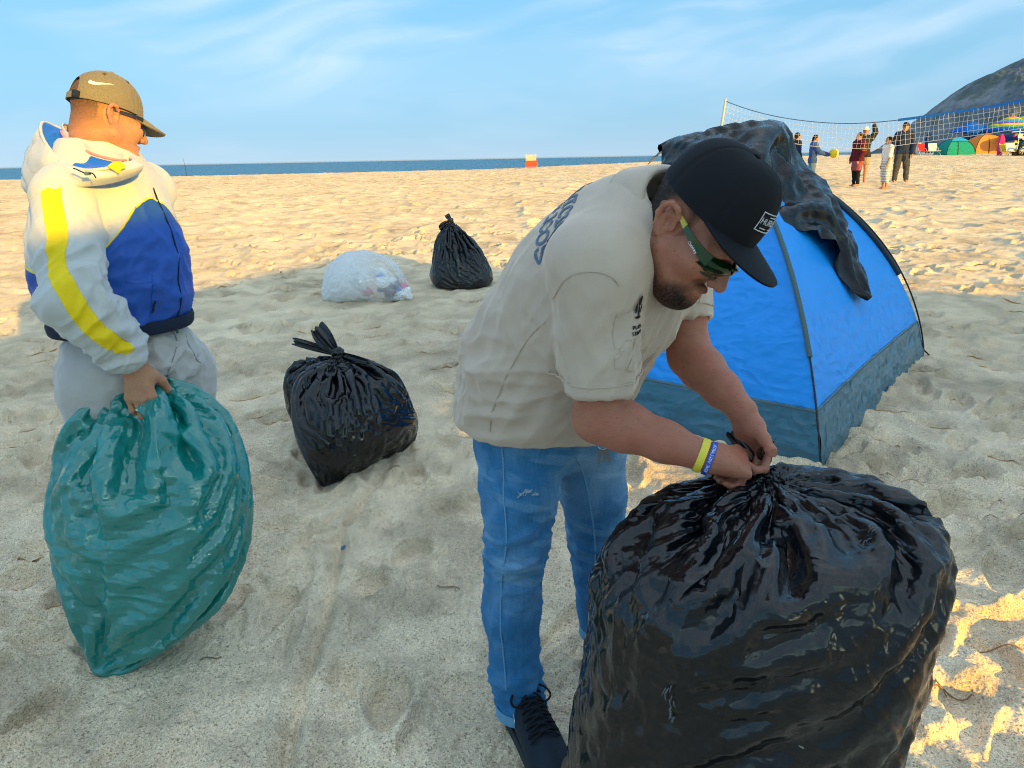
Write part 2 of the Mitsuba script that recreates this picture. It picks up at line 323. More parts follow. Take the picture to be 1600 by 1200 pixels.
def sea_bump(p, n, uv):
    return fbm(p.x * .25, p.y * .9, 0, 4) + .5 * noise(p.x * .05, p.y * .16)
scene['mat_sea'] = {'type': 'bumpmap', 't': proc(sea_bump, .2), 'scale': .55, 'b': {'type': 'principled', 'base_color': {'type': 'rgb', 'value': [.012, .09, .19]}, 'roughness': .32, 'specular': .5}}
FLIP = False
R = np.geomspace(20, 22000, 60); th = np.linspace(-1.5, 1.5, 90); r, t = np.meshgrid(R, th, indexing='ij')
put('sea', TM(*(lambda m: (m.vertices, m.faces[:, ::-1] if FLIP else m.faces))(grid_mesh(np.stack([r * np.sin(t), 40 + r * np.cos(t), 0 * r - 2.3], -1)))), 'mat_sea', smooth=True, flip_normals=False, kind='structure', label='calm blue sea meeting a pale horizon')

def hazed_rock_color(p, n, uv):
    a = fbm(p.x * .05, p.y * .05, p.z * .022, 4); b = fbm(p.x * .3, p.y * .3, p.z * .25, 3)
    c = mix((.13, .15, .175), (.24, .245, .255), smoothstep(.3, .7, a)); c = c * (.6 + .8 * b)  # bluish grey stands in for the haze of distance over the stone
    return mix(c, (.10, .13, .10), smoothstep(.52, .68, fbm(p.x * .11, p.y * .11, p.z * .11 + 9, 3)) * .6)
scene['mat_rock'] = {'type': 'twosided', 'b': {'type': 'diffuse', 'reflectance': proc(hazed_rock_color)}}
def build_headland():
    D = 430.
    prof = [(1398, 238), (1412, 229), (1432, 213), (1444, 198), (1453, 183), (1461, 167), (1474, 157), (1488, 147), (1505, 135), (1522, 124), (1538, 117), (1552, 110), (1569, 103), (1600, 91), (1680, 66), (1800, 40), (2000, 20), (2300, 60)]
    prof = [(a + 34 * min(1, max(0, (1640 - a) / 160)), b) for a, b in prof]; q = np.array([at(a, b, 1) - EYE for a, b in prof]); q = EYE + q * (D / q[:, 1])[:, None]
    nu, nv = 420, 120; xs = np.linspace(q[0, 0], q[-1, 0], nu); top = np.interp(xs, q[:, 0], q[:, 2]); s = np.linspace(0, 1, nv)
    X = np.repeat(xs[None], nv, 0); Z = s[:, None] ** .9 * (top + 3)[None] - 3
    Y = D - 95 * np.cos(s[:, None] * np.pi / 2) ** .8 * (top / top.max())[None] ** .5 + 0 * X
    P = np.stack([X, Y, Z], -1); k = np.sin(np.pi * np.clip(s, 0, 1))[:, None] ** .6
    rid = ridge(P * np.array([.035, .02, .010]), 5, 4) - .45; f = meshkit.fbm(P * .07, 4, 8) - .5
    P[..., 1] -= (34 * rid + 26 * f) * k * np.minimum(1, top / 20)[None]
    P[..., 2] += (5.5 * (meshkit.fbm(P * .09, 4, 3) - .5) + 2.2 * (meshkit.fbm(P * .35, 2, 4) - .5)) * s[:, None] * np.minimum(1, top / 22)[None]
    back = P[-1][::-1].copy(); B = np.stack([P[-1] + A(0, j * 12, -(top[:, None] * j * .09)[:, 0][:, None].mean() * 0) * 1.0 - np.stack([0 * top, 0 * top, (top + 3) * (j / 8.) ** 2], -1) for j in range(1, 9)])
    return grid_mesh(np.concatenate([P, B]))
put('headland', build_headland(), 'mat_rock', smooth=False, kind='structure', label='dark rocky headland rising behind the camp at the far right')

# the shelter behind the camera: its wall and roof throw the shade, its doorway the strip of sun
def wood_color(p, n, uv):
    return mix((.20, .13, .08), (.34, .24, .15), fbm(p.x * 3, p.y * 3, p.z * 30, 3))
scene['mat_wood'] = {'type': 'twosided', 'b': {'type': 'diffuse', 'reflectance': proc(wood_color)}}
scene['mat_canvas'] = {'type': 'twosided', 'b': {'type': 'diffuse', 'reflectance': {'type': 'rgb', 'value': [.70, .78, .84]}}}
scene['mat_thatch'] = {'type': 'twosided', 'b': {'type': 'diffuse', 'reflectance': {'type': 'rgb', 'value': [.27, .20, .11]}}}
def build_hut():
    from shapely.geometry import Polygon, box as sbox
    tg = math.tan(SUN_EL); L = 5.0; z_of = lambda s0: (s0 + L) * tg
    top = [(-7.5, z_of(3.2)), (-3.0, z_of(6.3)), (-.06, z_of(8.17)), (1.5, z_of(9.5)), (2.98, z_of(10.5)), (3.75, z_of(10.78)), (4.61, z_of(9.69)), (6.0, z_of(7.2)), (7.42, z_of(4.75)), (8.02, z_of(3.95)), (9.4, z_of(2.6))]
    U, S = A(.8336, .5524, 0), A(-.5524, .8336, 0); U = A(-S[1] * -1, S[0] * -1, 0); S = -SUN_H; U = A(S[1], -S[0], 0)
    R = np.stack([U, A(0, 0, 1), -S], 1)          # local x along the wall, y up, z away from us
    door = Polygon([(1.60, -1), (2.72, -1), (2.74, z_of(1.1)), (2.52, z_of(2.75)), (2.36, z_of(4.1)), (2.05, z_of(4.25)), (1.85, z_of(3.0)), (1.70, z_of(1.5))])
    wall = Polygon([(-7.5, -.4)] + top + [(9.4, -.4)]).difference(door)
    def place(m): return TM(np.array(m.vertices) @ R.T + -S * -1 * 0 + S * -L, m.faces)
    key = new('beach_shelter')
    put(key + '__wall', place(trimesh.creation.extrude_polygon(wall, .12, engine='earcut')), 'mat_canvas', smooth=False)
    t = np.array(top); P = np.stack([np.stack([t[:, 0], t[:, 1] - .06, 0 * t[:, 0] + w], -1) for w in np.linspace(-.02, 3.2, 6)])
    put(key + '__roof', place(slab(P, .1)), 'mat_thatch', smooth=False)
    for u in (-6.5, -2.5, .6, 4.4, 8.2):
        h = float(np.interp(u, t[:, 0], t[:, 1])) - .15
        put(new(key + '__post'), place(rbox((.12, h, .12), (u, h / 2, 3.0))), 'mat_wood', smooth=False)
    g = np.random.default_rng(5); fr = []
    for i in range(4):                             # dry palm strands hanging over the doorway
        u0 = g.uniform(1.75, 2.6); z0 = z_of(g.uniform(2.6, 4.3)); z1 = z0 - g.uniform(.25, .6)
        fr.append(tube(np.array([[u0, z0 + .2, .05], [u0 + g.uniform(-.06, .06), (z0 + z1) / 2, .09], [u0 + g.uniform(-.15, .15), z1, .06]]), [.012, .009, .003], 5))
    put(key + '__fringe', place(cat(fr)), 'mat_thatch', smooth=False)
    tag(key, 'pale blue canvas beach shelter with a thatched roof behind the camera', 'shelter')
build_hut()
# ------------------------------------------------------------------ plastic bags: a tube of sheet, too wide for what it holds, relaxed until it creases
def relax(Tg, ru, rv, keep, iters, bend=.12, seed=0, rough=.004, floor=None, wrap=True, pin=None, push=None):
    """Tg (nv, nu, 3) target; ru, rv rest lengths round and along; keep: pull towards the target along its normal. Sheet longer than the target buckles into folds."""
    nv, nu = Tg.shape[:2]; g = np.random.default_rng(seed)
    du = np.roll(Tg, -1, 1) - np.roll(Tg, 1, 1) if wrap else np.gradient(Tg, axis=1)
    dv = np.gradient(Tg, axis=0); N = np.cross(du, dv); N /= np.linalg.norm(N, axis=-1, keepdims=True) + 1e-12
    if wrap and ((Tg - Tg.mean((0, 1))) * N).sum(-1).mean() < 0: N = -N
    low = meshkit.fbm(np.stack([*np.meshgrid(np.arange(nu) / 6., np.arange(nv) / 6.), np.zeros((nv, nu))], -1), 3, seed) - .5
    X = Tg + N * (rough * g.standard_normal((nv, nu, 1)) + rough * 3 * low[..., None]); X0 = X.copy()
    keep = np.broadcast_to(np.asarray(keep, float), (nv, nu))[..., None]
    rd = np.sqrt(ru ** 2 + rv ** 2)
    def con(P, Q, rest, sc, ss):
        """Corrections for pairs; sc: how much compression is resisted, ss: how much stretch."""
        d = Q - P; l = np.sqrt((d * d).sum(-1)) + 1e-12; e = (l - rest) / l
        return d * (np.where(e > 0, ss, sc) * e * .5)[..., None]
    for it in range(iters):
        X += N * (((Tg - X) * N).sum(-1, keepdims=True) * keep) + (Tg - X) * keep * .06
        for o in (0, 1):                                       # round the bag
            P, Q = X[:, o::2], np.roll(X, -1, 1)[:, o::2]
            if not wrap: P, Q = P[:, :(nu - 1 - o + 1) // 2], Q[:, :(nu - 1 - o + 1) // 2]
            c = con(P, Q, ru[:, o::2][:, :P.shape[1]], .9, 1.)
            k = (np.arange(o, nu, 2)[:P.shape[1]] + 1) % nu
            X[:, o::2][:, :P.shape[1]] += c; X[:, k] -= c
        for o in (0, 1):                                       # along the bag
            P, Q = X[o:-1:2], X[o + 1::2]; c = con(P, Q, rv[o:-1:2], .8, 1.); X[o:-1:2] += c; X[o + 1::2] -= c
        Y = np.zeros_like(X)
        for s in (1, -1):                                      # shear
            R = np.roll(X, -s, 1)[1:]; P = X[:-1]; c = con(P, R, rd[:-1], .35, .6) * .5
            if not wrap: c[:, -1 if s == 1 else 0] = 0
            Y[:-1] += c; Y[1:] -= np.roll(c, s, 1)
        R = np.roll(X, -2, 1); c = con(X, R, 2 * ru, bend, 0) * .5    # bending
        if not wrap: c[:, -2:] = 0
        Y += c; Y -= np.roll(c, 2, 1)
        c = con(X[:-2], X[2:], 2 * rv[:-2], bend, 0) * .5; Y[:-2] += c; Y[2:] -= c
        X += Y
        if push is not None: X = push(X)
        if floor is not None: X[..., 2] = np.maximum(X[..., 2], floor)
        if pin is not None: X[pin] = Tg[pin]
    return X
def up2(X, wrap=True):
    """Twice as many points each way."""
    nv, nu = X.shape[:2]
    a = np.empty((nv, nu * 2 if wrap else nu * 2 - 1) + X.shape[2:]); a[:, ::2] = X
    a[:, 1::2] = .5 * (X + np.roll(X, -1, 1)) if wrap else .5 * (X[:, 1:] + X[:, :-1])
    b = np.empty((nv * 2 - 1,) + a.shape[1:]); b[::2] = a; b[1::2] = .5 * (a[1:] + a[:-1]); return b
def resample_rows(Tg, n):
    """Rows at even spacing along the bag."""
    s = np.concatenate([[0], np.cumsum(np.linalg.norm(np.diff(Tg, axis=0), axis=-1).mean(1))]); t = np.linspace(0, s[-1], n)
    i = np.clip(np.searchsorted(s, t) - 1, 0, len(s) - 2); f = ((t - s[i]) / (s[i + 1] - s[i]))[:, None, None]
    return Tg[i] * (1 - f) + Tg[i + 1] * f
def pleats(Tg, depth, reach, n, seed=0, power=1.5):
    """Long folds that run out from the gathered end: sharp ridges round the tube, each of its own width and length."""
    nv, nu = Tg.shape[:2]; g = np.random.default_rng(seed); c = Tg.mean(1, keepdims=True); d = Tg - c; R = np.linalg.norm(d, axis=-1)
    s = np.concatenate([[0], np.cumsum(np.linalg.norm(np.diff(Tg, axis=0), axis=-1).mean(1))])[:, None]; th = np.arange(nu)[None] * 2 * np.pi / nu
    h = np.zeros((nv, nu))
    for k in range(n):
        t0 = g.uniform(0, 2 * np.pi); ln = reach * g.uniform(.35, 1.25); w0 = g.uniform(.035, .12); drift = g.uniform(-.5, .5)
        x = (th - t0 - drift * s / max(reach, .01) * .35 + np.pi) % (2 * np.pi) - np.pi; w = w0 * (1 + .8 * s / reach)
        f = np.clip(1 - np.abs(x) / w, 0, 1) ** power; sg = 1 if g.random() < .62 else -.8
        h += sg * f * g.uniform(.4, 1) * np.clip(1 - s / ln, 0, 1) ** .7
    return c + d * (1 + (depth * h * np.minimum(1, .12 / R))[..., None])
def crumple(Tg, gather=1.7, slack_v=1.03, circ=1.03, seed=0, keep=.012, keep_top=.006, floor=None, rough=.006, fine=.012, iters=(140, 70, 36), push=None, patchy=.14, bend=(.30, .18, .08, .03), pin=None, taut=False):
    """Relaxes on a coarse grid, then on grids twice as fine that keep the folds found before and sharpen them. The tube keeps its width, so slack grows where it narrows."""
    X = Tg
    for level, n in enumerate(iters):
        T_ = Tg if level == 0 else up2(X)
        du = np.linalg.norm(np.roll(T_, -1, 1) - T_, axis=-1); ring = du.sum(1, keepdims=True)
        dv = np.linalg.norm(np.diff(T_, axis=0), axis=-1); dv = np.vstack([dv, dv[-1:]])
        p1, p2 = (np.clip(meshkit.fbm(T_ * 4.2 + o, 3, seed + o) - .42, 0, 1) for o in (3, 8))
        if level == 0:
            C = ring.max() * circ; want = np.clip(C / ring, circ, gather)
            if taut: want = 1 + (want - 1) * np.clip((1 - np.linspace(0, 1, len(ring))[:, None]) / .45 - .1, 0, 1)
            ru = np.maximum(du, ring / T_.shape[1] * .7) * want * (1 + patchy * p1); rv = dv * (slack_v + patchy * p2)
        else:
            ru, rv = du * (1.0 + fine * 6 * p1), dv * (1.0 + fine * 6 * p2)
        k = keep_top + (keep - keep_top) * np.clip(np.linspace(0, 1, T_.shape[0])[:, None] / .3, 0, 1)
        X = relax(T_, ru, rv, k * (1, 2.5, 5.0, 8.0)[level], n, bend[level], seed + level, rough * (1, .12, .04, .01)[level], floor, push=push, pin=pin)
    return X
def sections(rows, nu, power=2.3, lump=0., seed=0, twist=0.):
    """A target grid from rows (centre, axis x, radius x, axis y, radius y), splined along."""
    rows = [np.concatenate([np.asarray(c, float), np.asarray(ax, float), [a], np.asarray(ay, float), [b]]) for c, ax, a, ay, b in rows]
    R = spline_any(np.array(rows), 160); th = np.arange(nu) * 2 * np.pi / nu
    c, s = np.cos(th), np.sin(th); e = 2 / power
    cx, sy = np.sign(c) * np.abs(c) ** e, np.sign(s) * np.abs(s) ** e
    P = R[:, None, :3] + R[:, None, 3:6] * (R[:, 6][:, None] * cx)[..., None] + R[:, None, 7:10] * (R[:, 10][:, None] * sy)[..., None]
    if lump:
        d = P - R[:, None, :3]; w = meshkit.fbm(P * 3.4 + seed, 3, seed) - .5; P = R[:, None, :3] + d * (1 + lump * w[..., None])
    return P
def spline_any(rows, n):
    from scipy.interpolate import PchipInterpolator
    s = np.concatenate([[0], np.cumsum(np.linalg.norm(np.diff(rows[:, :3], axis=0), axis=1) + .6 * np.abs(np.diff(rows[:, 6])) + 1e-6)])
    return PchipInterpolator(s, rows)(np.linspace(0, s[-1], n))
def cap_end(X, last=True):
    """Mesh of a closed tube with its far end (and its near end) drawn shut."""
    nv, nu = X.shape[:2]; m = grid_mesh(X, wrap_u=True); k = np.arange(nu); j = (k + 1) % nu
    v = np.vstack([m.vertices, X[-1].mean(0)[None], X[0].mean(0)[None]]); o = (nv - 1) * nu
    f = np.vstack([m.faces, np.stack([o + k, o + j, 0 * k + nv * nu], 1), np.stack([j, k, 0 * k + nv * nu + 1], 1)])
    m = TM(v, f)
    return m if m.volume > 0 else TM(v, f[:, ::-1])

def creases(m, sets):
    """Thin sharp creases on a film: sets of (centre, radius, direction they run, spacing, height, seed, fan) - with a fan point they run out from it."""
    v, n = np.array(m.vertices), normals(m); d = np.zeros(len(v))
    for c, r, run, lam, h, seed, *fan in sets:
        w = np.exp(-((v - np.asarray(c, float)) ** 2).sum(1) / (r * r)); k = w > .02; p = v[k]; run = unit(run)
        warp = .55 * lam * (meshkit.fbm(p / (lam * 3.2), 2, seed + 50)[:, None] - .5)
        if fan:
            q = p - np.asarray(fan[0], float); L = np.linalg.norm(q, axis=1, keepdims=True) + .02
            q = np.hstack([q / L * (.16 / lam), L / (lam * 14)]); q = np.stack([q[:, 0] + q[:, 3], q[:, 1], q[:, 2]], 1) + warp / lam * .4
        else:
            q = p - np.outer(p @ run, run) * .93; q = (q + warp) / lam
        a = 1 - np.abs(2 * meshkit.noise(q, seed) - 1); b = 1 - np.abs(2 * meshkit.noise(q * 1.9 + 5, seed + 1) - 1)
        amp = .35 + 1.3 * np.clip(meshkit.fbm(p * 7, 2, seed + 9) - .3, 0, 1)
        d[k] += h * w[k] * amp * (np.clip(a - .45, 0, 1) * 1.5 + .45 * np.clip(b - .5, 0, 1) - .25)
    return TM(v + n * d[:, None], m.faces)

def crease_bump(p, n, uv):
    w = fbm(p.x * 9, p.y * 9, p.z * 9, 2)
    a = 1 - dr.abs(2 * noise(p.x * 22 + w * 5, p.y * 22, p.z * 30 + w * 4) - 1)
    b = 1 - dr.abs(2 * noise(p.x * 60 + w * 9, p.y * 60 + 3, p.z * 44) - 1)
    return a * a * .8 + b * b * b * .35
crease = proc(crease_bump, 1.5e-3)
def dusty(c0, c1):
    def f(p, n, uv):
        d = smoothstep(.5, .8, fbm(p.x * 14, p.y * 14, p.z * 14, 4)) * .5 + smoothstep(.62, .7, noise(p.x * 160, p.y * 160, p.z * 160)) * .12
        return mix(c0, c1, d)
    return proc(f)
def rough_patches(a, b):
    return proc(lambda p, n, uv: mi.Float(a) + (b - a) * smoothstep(.3, .7, fbm(p.x * 8, p.y * 8, p.z * 8, 3)))
def film(c0, c1, r0, r1, ior=1.55, bump=.0010, coat=.35):
    return {'type': 'twosided', 'b': {'type': 'bumpmap', 't': crease, 'scale': bump, 'b': {'type': 'principled', 'base_color': dusty(c0, c1), 'roughness': rough_patches(r0, r1), 'eta': ior, 'clearcoat': coat, 'clearcoat_gloss': .96}}}
scene['mat_black_bag'] = film((.0020, .0034, .0058), (.006, .009, .013), .09, .20, 1.48, coat=.22)
scene['mat_green_bag'] = film((.002, .185, .175), (.006, .24, .22), .05, .13, 1.75, .0014, coat=.5)
scene['mat_sheet'] = film((.0015, .0035, .0065), (.004, .008, .012), .14, .26, 1.36, coat=.06)
def green_bag():
    ex = A(1, 0, 0); ey = A(0, .98, .1)
    def row(cx, cy, w, d, Y, yy=None):
        """A cross-section seen at (cx, cy), w wide in the picture, d deep in metres, at ground distance Y."""
        r = ray(cx + 3, cy); w *= .90; d *= .92; p = EYE + r * (Y / r[1]); return (p, ex, w / 2 / FPX * ((p - EYE) @ FWD), unit(A(0, 1, .25)), d / 2)
    rows = [row(216, 588, 60, .06, 2.205), row(217, 604, 68, .07, 2.20), row(221, 622, 118, .13, 2.19), row(228, 648, 190, .25, 2.165), row(232, 690, 258, .36, 2.13), row(236, 740, 308, .43, 2.12), row(236, 790, 322, .45, 2.11), row(240, 840, 306, .43, 2.10), row(240, 890, 270, .38, 2.09),
            row(226, 940, 210, .31, 2.07), row(202, 985, 146, .22, 2.05), row(182, 1025, 84, .13, 2.02), row(171, 1052, 36, .05, 1.99), row(168, 1060, 16, .02, 1.985)]
    Tg = pleats(resample_rows(sections(rows, 56, power=2.25, lump=.18, seed=3), 44), .26, .46, 34, 4, 1.2)
    X = crumple(Tg, seed=21, floor=.012, gather=1.5, slack_v=1.03, circ=1.03, patchy=.10, fine=.006, iters=(140, 80, 40, 22))
    top = at(224, 606, 2.25)
    return creases(cap_end(X), [(at(236, 780, 2.2), .22, (1, 0, -.16), .055, .016, 3), (at(190, 890, 2.2), .22, (.95, 0, -.25), .034, .011, 5), (at(260, 900, 2.1), .25, (.9, 0, .35), .042, .012, 7),
                                (at(225, 660, 2.2), .22, (.1, 0, 1), .030, .016, 9, top), (at(320, 720, 2.2), .17, (.7, 0, -.75), .034, .012, 11, top), (at(130, 720, 2.2), .17, (.6, 0, .75), .034, .012, 12)])
key = new('rubbish_bag')
put(key, green_bag(), 'mat_green_bag', smooth=True, label='bulging teal green rubbish bag hanging from the hand of the man in the jacket', category='rubbish bag')
def tail(base, tip, side, w0, w1, seed, thick=.0012, n=4):
    """A gathered end of film that fans out from a knot, folded along its length."""
    g = np.random.default_rng(seed); base, tip = A(*base), A(*tip); ax = unit(tip - base); side = unit(A(*side) - ax * (A(*side) @ ax)); up = np.cross(side, ax)
    u, v = np.meshgrid(np.linspace(-1, 1, 42), np.linspace(0, 1, 26)); ph = g.uniform(0, 6, 3)
    w = w0 + (w1 - w0) * np.sin(v * 1.9) ** .9 * (1 - .25 * v ** 3)
    tri = lambda x: np.abs((x / np.pi) % 2 - 1) * 2 - 1
    off = (.24 * tri(u * n * 1.3 + ph[0]) + .16 * tri(u * n * 2.3 + ph[1] + v * 2)) * w * (1 - .5 * v) + .55 * w1 * np.sin(v * 3.4 + ph[2]) * v
    edge = 1 + .10 * meshkit.noise(np.stack([u * 4, 0 * u, 0 * u + seed], -1), seed)
    P = base + (tip - base) * (v * edge)[..., None] + side * (u * w)[..., None] + up * off[..., None]
    return slab(P, thick)
def knot(c, r, seed):
    f = Field(A(*c) - r * 1.9, A(*c) + r * 1.9, r / 9); g = np.random.default_rng(seed)
    f.ball(c, r * .8, 0)
    for k in range(5):
        a = unit(g.standard_normal(3)); b = unit(np.cross(a, g.standard_normal(3))); th = np.linspace(0, 5, 9)
        f.chain([A(*c) + r * .8 * (a * math.cos(t) + b * math.sin(t)) for t in th], [r * .33] * 9, r * .12)
    return f.mesh()

def knotted_bag(key, ground, axis, knot_at, rad, seed, label, tails, group=None, pleat=(.26, .34, 40), flat=.02, lean=0.):
    """A tied bag standing on its flat bottom seal: ground = middle of the seal, axis = its direction, rad = [(height share, half width, half depth)]."""
    G, K = A(*ground), A(*knot_at); ax = unit(A(*axis)); ay = np.cross(A(0, 0, 1), ax); rows = []
    for h, a, b, *sh in [(1, .022, .02), (.955, .03, .03)] + rad:
        c = G + (K - G) * h + (sh[0] * ax if sh else 0); rows.append((c, ax, a, ay, b))
    Tg = pleats(resample_rows(sections(rows, 88, power=2.3, lump=.22, seed=seed), 72), *pleat, seed=seed)
    X = crumple(Tg, seed=seed + 20, floor=float(G[2]) - .01, pin=np.s_[-1:], taut=True, patchy=.10, slack_v=1.02)
    m = cap_end(X); s = np.linalg.norm(K - G)
    m = creases(m, [(K - (K - G) * .15, .5 * s, K - G, .030, .014, seed, K), (G + (K - G) * .45, .32 * s, ax, .06, .015, seed + 2), (G + (K - G) * .2 + ax * .15, .25 * s, ax + A(0, 0, -.5), .045, .012, seed + 4)])
    put(key, m, 'mat_black_bag', smooth=True, label=label, category='rubbish bag', group=group)
    if tails:
        put(key + '__knot', knot(K + A(0, 0, .012), .030, seed), 'mat_black_bag', smooth=True)
        for i, (tip, side, w1) in enumerate(tails):
            put(key + '__tail' + (f'_{i:03d}' if i else ''), tail(K + A(0, 0, .01), tip, side, .012, w1, seed + i), 'mat_black_bag', smooth=40)

# the tied pair between the two men
K = at(528, 556, 3.72)
knotted_bag(new('rubbish_bag'), (-.70, 3.53, .03), (.36, .52, 0), K, [(.90, .13, .12), (.78, .225, .19), (.60, .285, .215), (.40, .315, .205), (.20, .33, .14), (.08, .325, .06), (0, .315, .016)], 41,
            'knotted black rubbish bag with loose ends up, leaning on a smaller one', [(at(494, 513, 3.72), (1, 0, .2), .05), (at(463, 534, 3.75), (.1, .3, 1), .022), (at(570, 566, 3.68), (0, .3, 1), .02)], pleat=(.34, .30, 44))
K2 = at(488, 560, 3.95)
knotted_bag(new('rubbish_bag'), (-.93, 3.86, .03), (.9, .3, 0), K2, [(.88, .12, .10), (.66, .185, .15), (.42, .20, .16), (.2, .19, .13), (.06, .15, .10), (0, .12, .08)], 57,
            'smaller black rubbish bag behind the knotted one with loose ends', [])
# the lone one on the edge of the shade
K3 = at(704, 346, 8.25); G3 = on_ground(722, 449)
knotted_bag(new('rubbish_bag'), (G3[0], G3[1] + .12, G3[2] + .01), (1, .1, 0), K3, [(.90, .075, .07), (.72, .17, .15, .0), (.50, .25, .22, .01), (.28, .31, .26, .01), (.10, .335, .28), (0, .30, .26)], 66,
            'tall pointed black rubbish bag standing alone at the edge of the shade', [(at(698, 335, 8.25), (1, 0, .3), .03), (at(687, 357, 8.2), (.2, 0, 1), .04)], pleat=(.3, .5, 34))

# clear white bag full of light rubbish
def white_bag():
    key = new('rubbish_bag'); g = np.random.default_rng(12); G = on_ground(575, 470); c0 = at(575, 447, 7.36)
    ex = A(1, 0, 0); rows = []
    for x, w in ((-.455, .03), (-.43, .10), (-.33, .19), (-.18, .235), (0, .24), (.16, .215), (.28, .165), (.36, .10), (.40, .03)):
        rows.append((A(G[0] + x, G[1] + .1, G[2] + w * .93), A(0, 1, 0), w * 1.15, A(0, 0, 1), w * .98))
    Tg = resample_rows(sections(rows, 72, power=2.1, lump=.30, seed=5), 64); X = crumple(Tg, seed=31, gather=1.3, floor=G[2] + .0, iters=(90, 50), patchy=.3, keep=.02, keep_top=.02)
    m = creases(cap_end(X), [(A(G[0] - .45, G[1], G[2] + .2), .3, ex, .05, .02, 3, A(G[0] - .47, G[1] - .1, G[2] + .15)), (A(G[0] + .1, G[1], G[2] + .3), .4, A(.6, 0, 1), .07, .02, 6)])
    put(key, m, 'mat_white_film', smooth=True, label='clear whitish bag full of crumpled cups and packets on the shaded sand', category='rubbish bag')
    cols = ['mat_junk_white', 'mat_junk_white', 'mat_junk_pink', 'mat_junk_blue', 'mat_junk_white', 'mat_junk_red', 'mat_junk_grey']
    for i in range(34):
        x = g.uniform(-.30, .36) if i > 8 else g.uniform(.12, .36); w = float(np.interp(x, [-.4, -.18, 0, .2, .4], [.08, .2, .21, .17, .05])); a = g.uniform(-2.6, .9)
        p = A(G[0] + x, G[1] + .1 - abs(math.cos(a)) * w * g.uniform(.6, .9), G[2] + w * .95 + math.sin(a) * w * .75); s = g.uniform(.035, .065)
        b = trimesh.creation.icosphere(2, s); v = np.array(b.vertices); v *= 1 + .9 * (meshkit.fbm(v * 22 + i, 2, i)[:, None] - .5); v = v * A(*g.uniform(.6, 1.5, 3)) + p
        n = 'packet' if i % 3 else 'cup'; q = key + '__' + n; j = sum(1 for t in scene if t.startswith(q))
        put(q + (f'_{j:03d}' if j else ''), TM(v, b.faces), cols[(i * 3 + (i > 20)) % 7] if x > -.02 else 'mat_junk_white', smooth=False)
for n, c in (('white', (.75, .77, .78)), ('pink', (.70, .28, .36)), ('blue', (.18, .25, .55)), ('red', (.55, .07, .06)), ('grey', (.25, .26, .30))):
    scene['mat_junk_' + n] = {'type': 'twosided', 'b': {'type': 'principled', 'base_color': {'type': 'rgb', 'value': list(c)}, 'roughness': .35}}
scene['mat_white_film'] = {'type': 'blendbsdf', 'weight': proc(lambda p, n, uv: .12 + .72 * smoothstep(.05, -.25, p.x + 1.34 + .25 * (fbm(p.x * 8, p.y * 8, p.z * 8, 2) - .5)) + .12 * fbm(p.x * 30, p.y * 30, p.z * 30, 2)),
    'a': {'type': 'thindielectric', 'int_ior': 1.5}, 'b': {'type': 'principledthin', 'base_color': {'type': 'rgb', 'value': [.88, .91, .94]}, 'roughness': .3, 'diff_trans': .9, 'eta': 1.4}}
white_bag()

# the big bag in front: gathered in the man's hands, its bottom below the frame
BIGK = atY(1199, 742, 1.50)
def big_bag():
    Y = 1.33; rows = []
    def row(x0, x1, cy, dep, dy=0., lift=0.):
        r0, r1 = ray(x0, cy + lift), ray(x1, cy - lift); y = Y + dy; p0, p1 = EYE + r0 * (y / r0[1]), EYE + r1 * (y / r1[1]); c = (p0 + p1) / 2
        rows.append((c, unit(p1 - p0), np.linalg.norm(p1 - p0) / 2, A(0, 1, 0), dep / 2))
    row(1186, 1214, 732, .04, .17); row(1184, 1216, 744, .045, .17); row(1162, 1244, 758, .11, .15); row(1078, 1398, 782, .30, .09, 14); row(1030, 1428, 812, .42, .04, 16); row(984, 1440, 860, .48, .02, 8); row(950, 1438, 912, .50); row(930, 1426, 972, .51)
    row(918, 1404, 1045, .50); row(904, 1376, 1120, .48); row(892, 1350, 1200, .46)
    c = rows[-1][0]; w = rows[-1][2]
    for z, k, d in ((.17, 1.0, .48), (.10, .98, .47), (.045, .93, .44), (.012, .75, .34), (.008, .2, .1)): rows.append((A(c[0] - .02, c[1] - .01, z), A(1, 0, 0), w * k, A(0, 1, 0), d / 2))
    Tg = pleats(resample_rows(sections(rows, 64, power=2.7, lump=.24, seed=15), 48), .09, .60, 46, 14, 1.0)
    X = crumple(Tg, seed=77, floor=.006, gather=1.22, slack_v=1.012, circ=1.01, keep=.016, keep_top=.012, patchy=.06, fine=.003, iters=(140, 80, 40, 20))
    k = BIGK + A(0, -.01, -.01)
    return creases(cap_end(X), [(at(1100, 850, 1.5), .30, (.4, 0, -1), .016, .020, 3, k), (at(1330, 800, 1.5), .26, (1, 0, -.4), .020, .014, 6, k), (at(1000, 1000, 1.5), .26, (.2, 0, -1), .040, .013, 8), (at(1380, 960, 1.5), .26, (.55, 0, -1), .042, .014, 9),
                                (at(1200, 1080, 1.5), .30, (.8, 0, -.6), .09, .010, 10)])
key = new('rubbish_bag')
for i, (b_, t_, s_, w_) in enumerate((((1192, 728, 1.50), (1150, 672, 1.54), (1, 0, .2), .026), ((1198, 724, 1.50), (1196, 690, 1.46), (1, .3, .4), .020), ((1176, 742, 1.49), (1118, 732, 1.52), (0, .2, 1), .030))):
    put(key + '__bunched_end' + (f'_{i:03d}' if i else ''), tail(atY(*b_), atY(*t_), s_, .010, w_, 60 + i), 'mat_black_bag', smooth=40)
BIG = big_bag(); put(key, BIG, 'mat_black_bag', smooth=True, label='big black rubbish bag in the foreground, held shut by the bending man', category='rubbish bag')

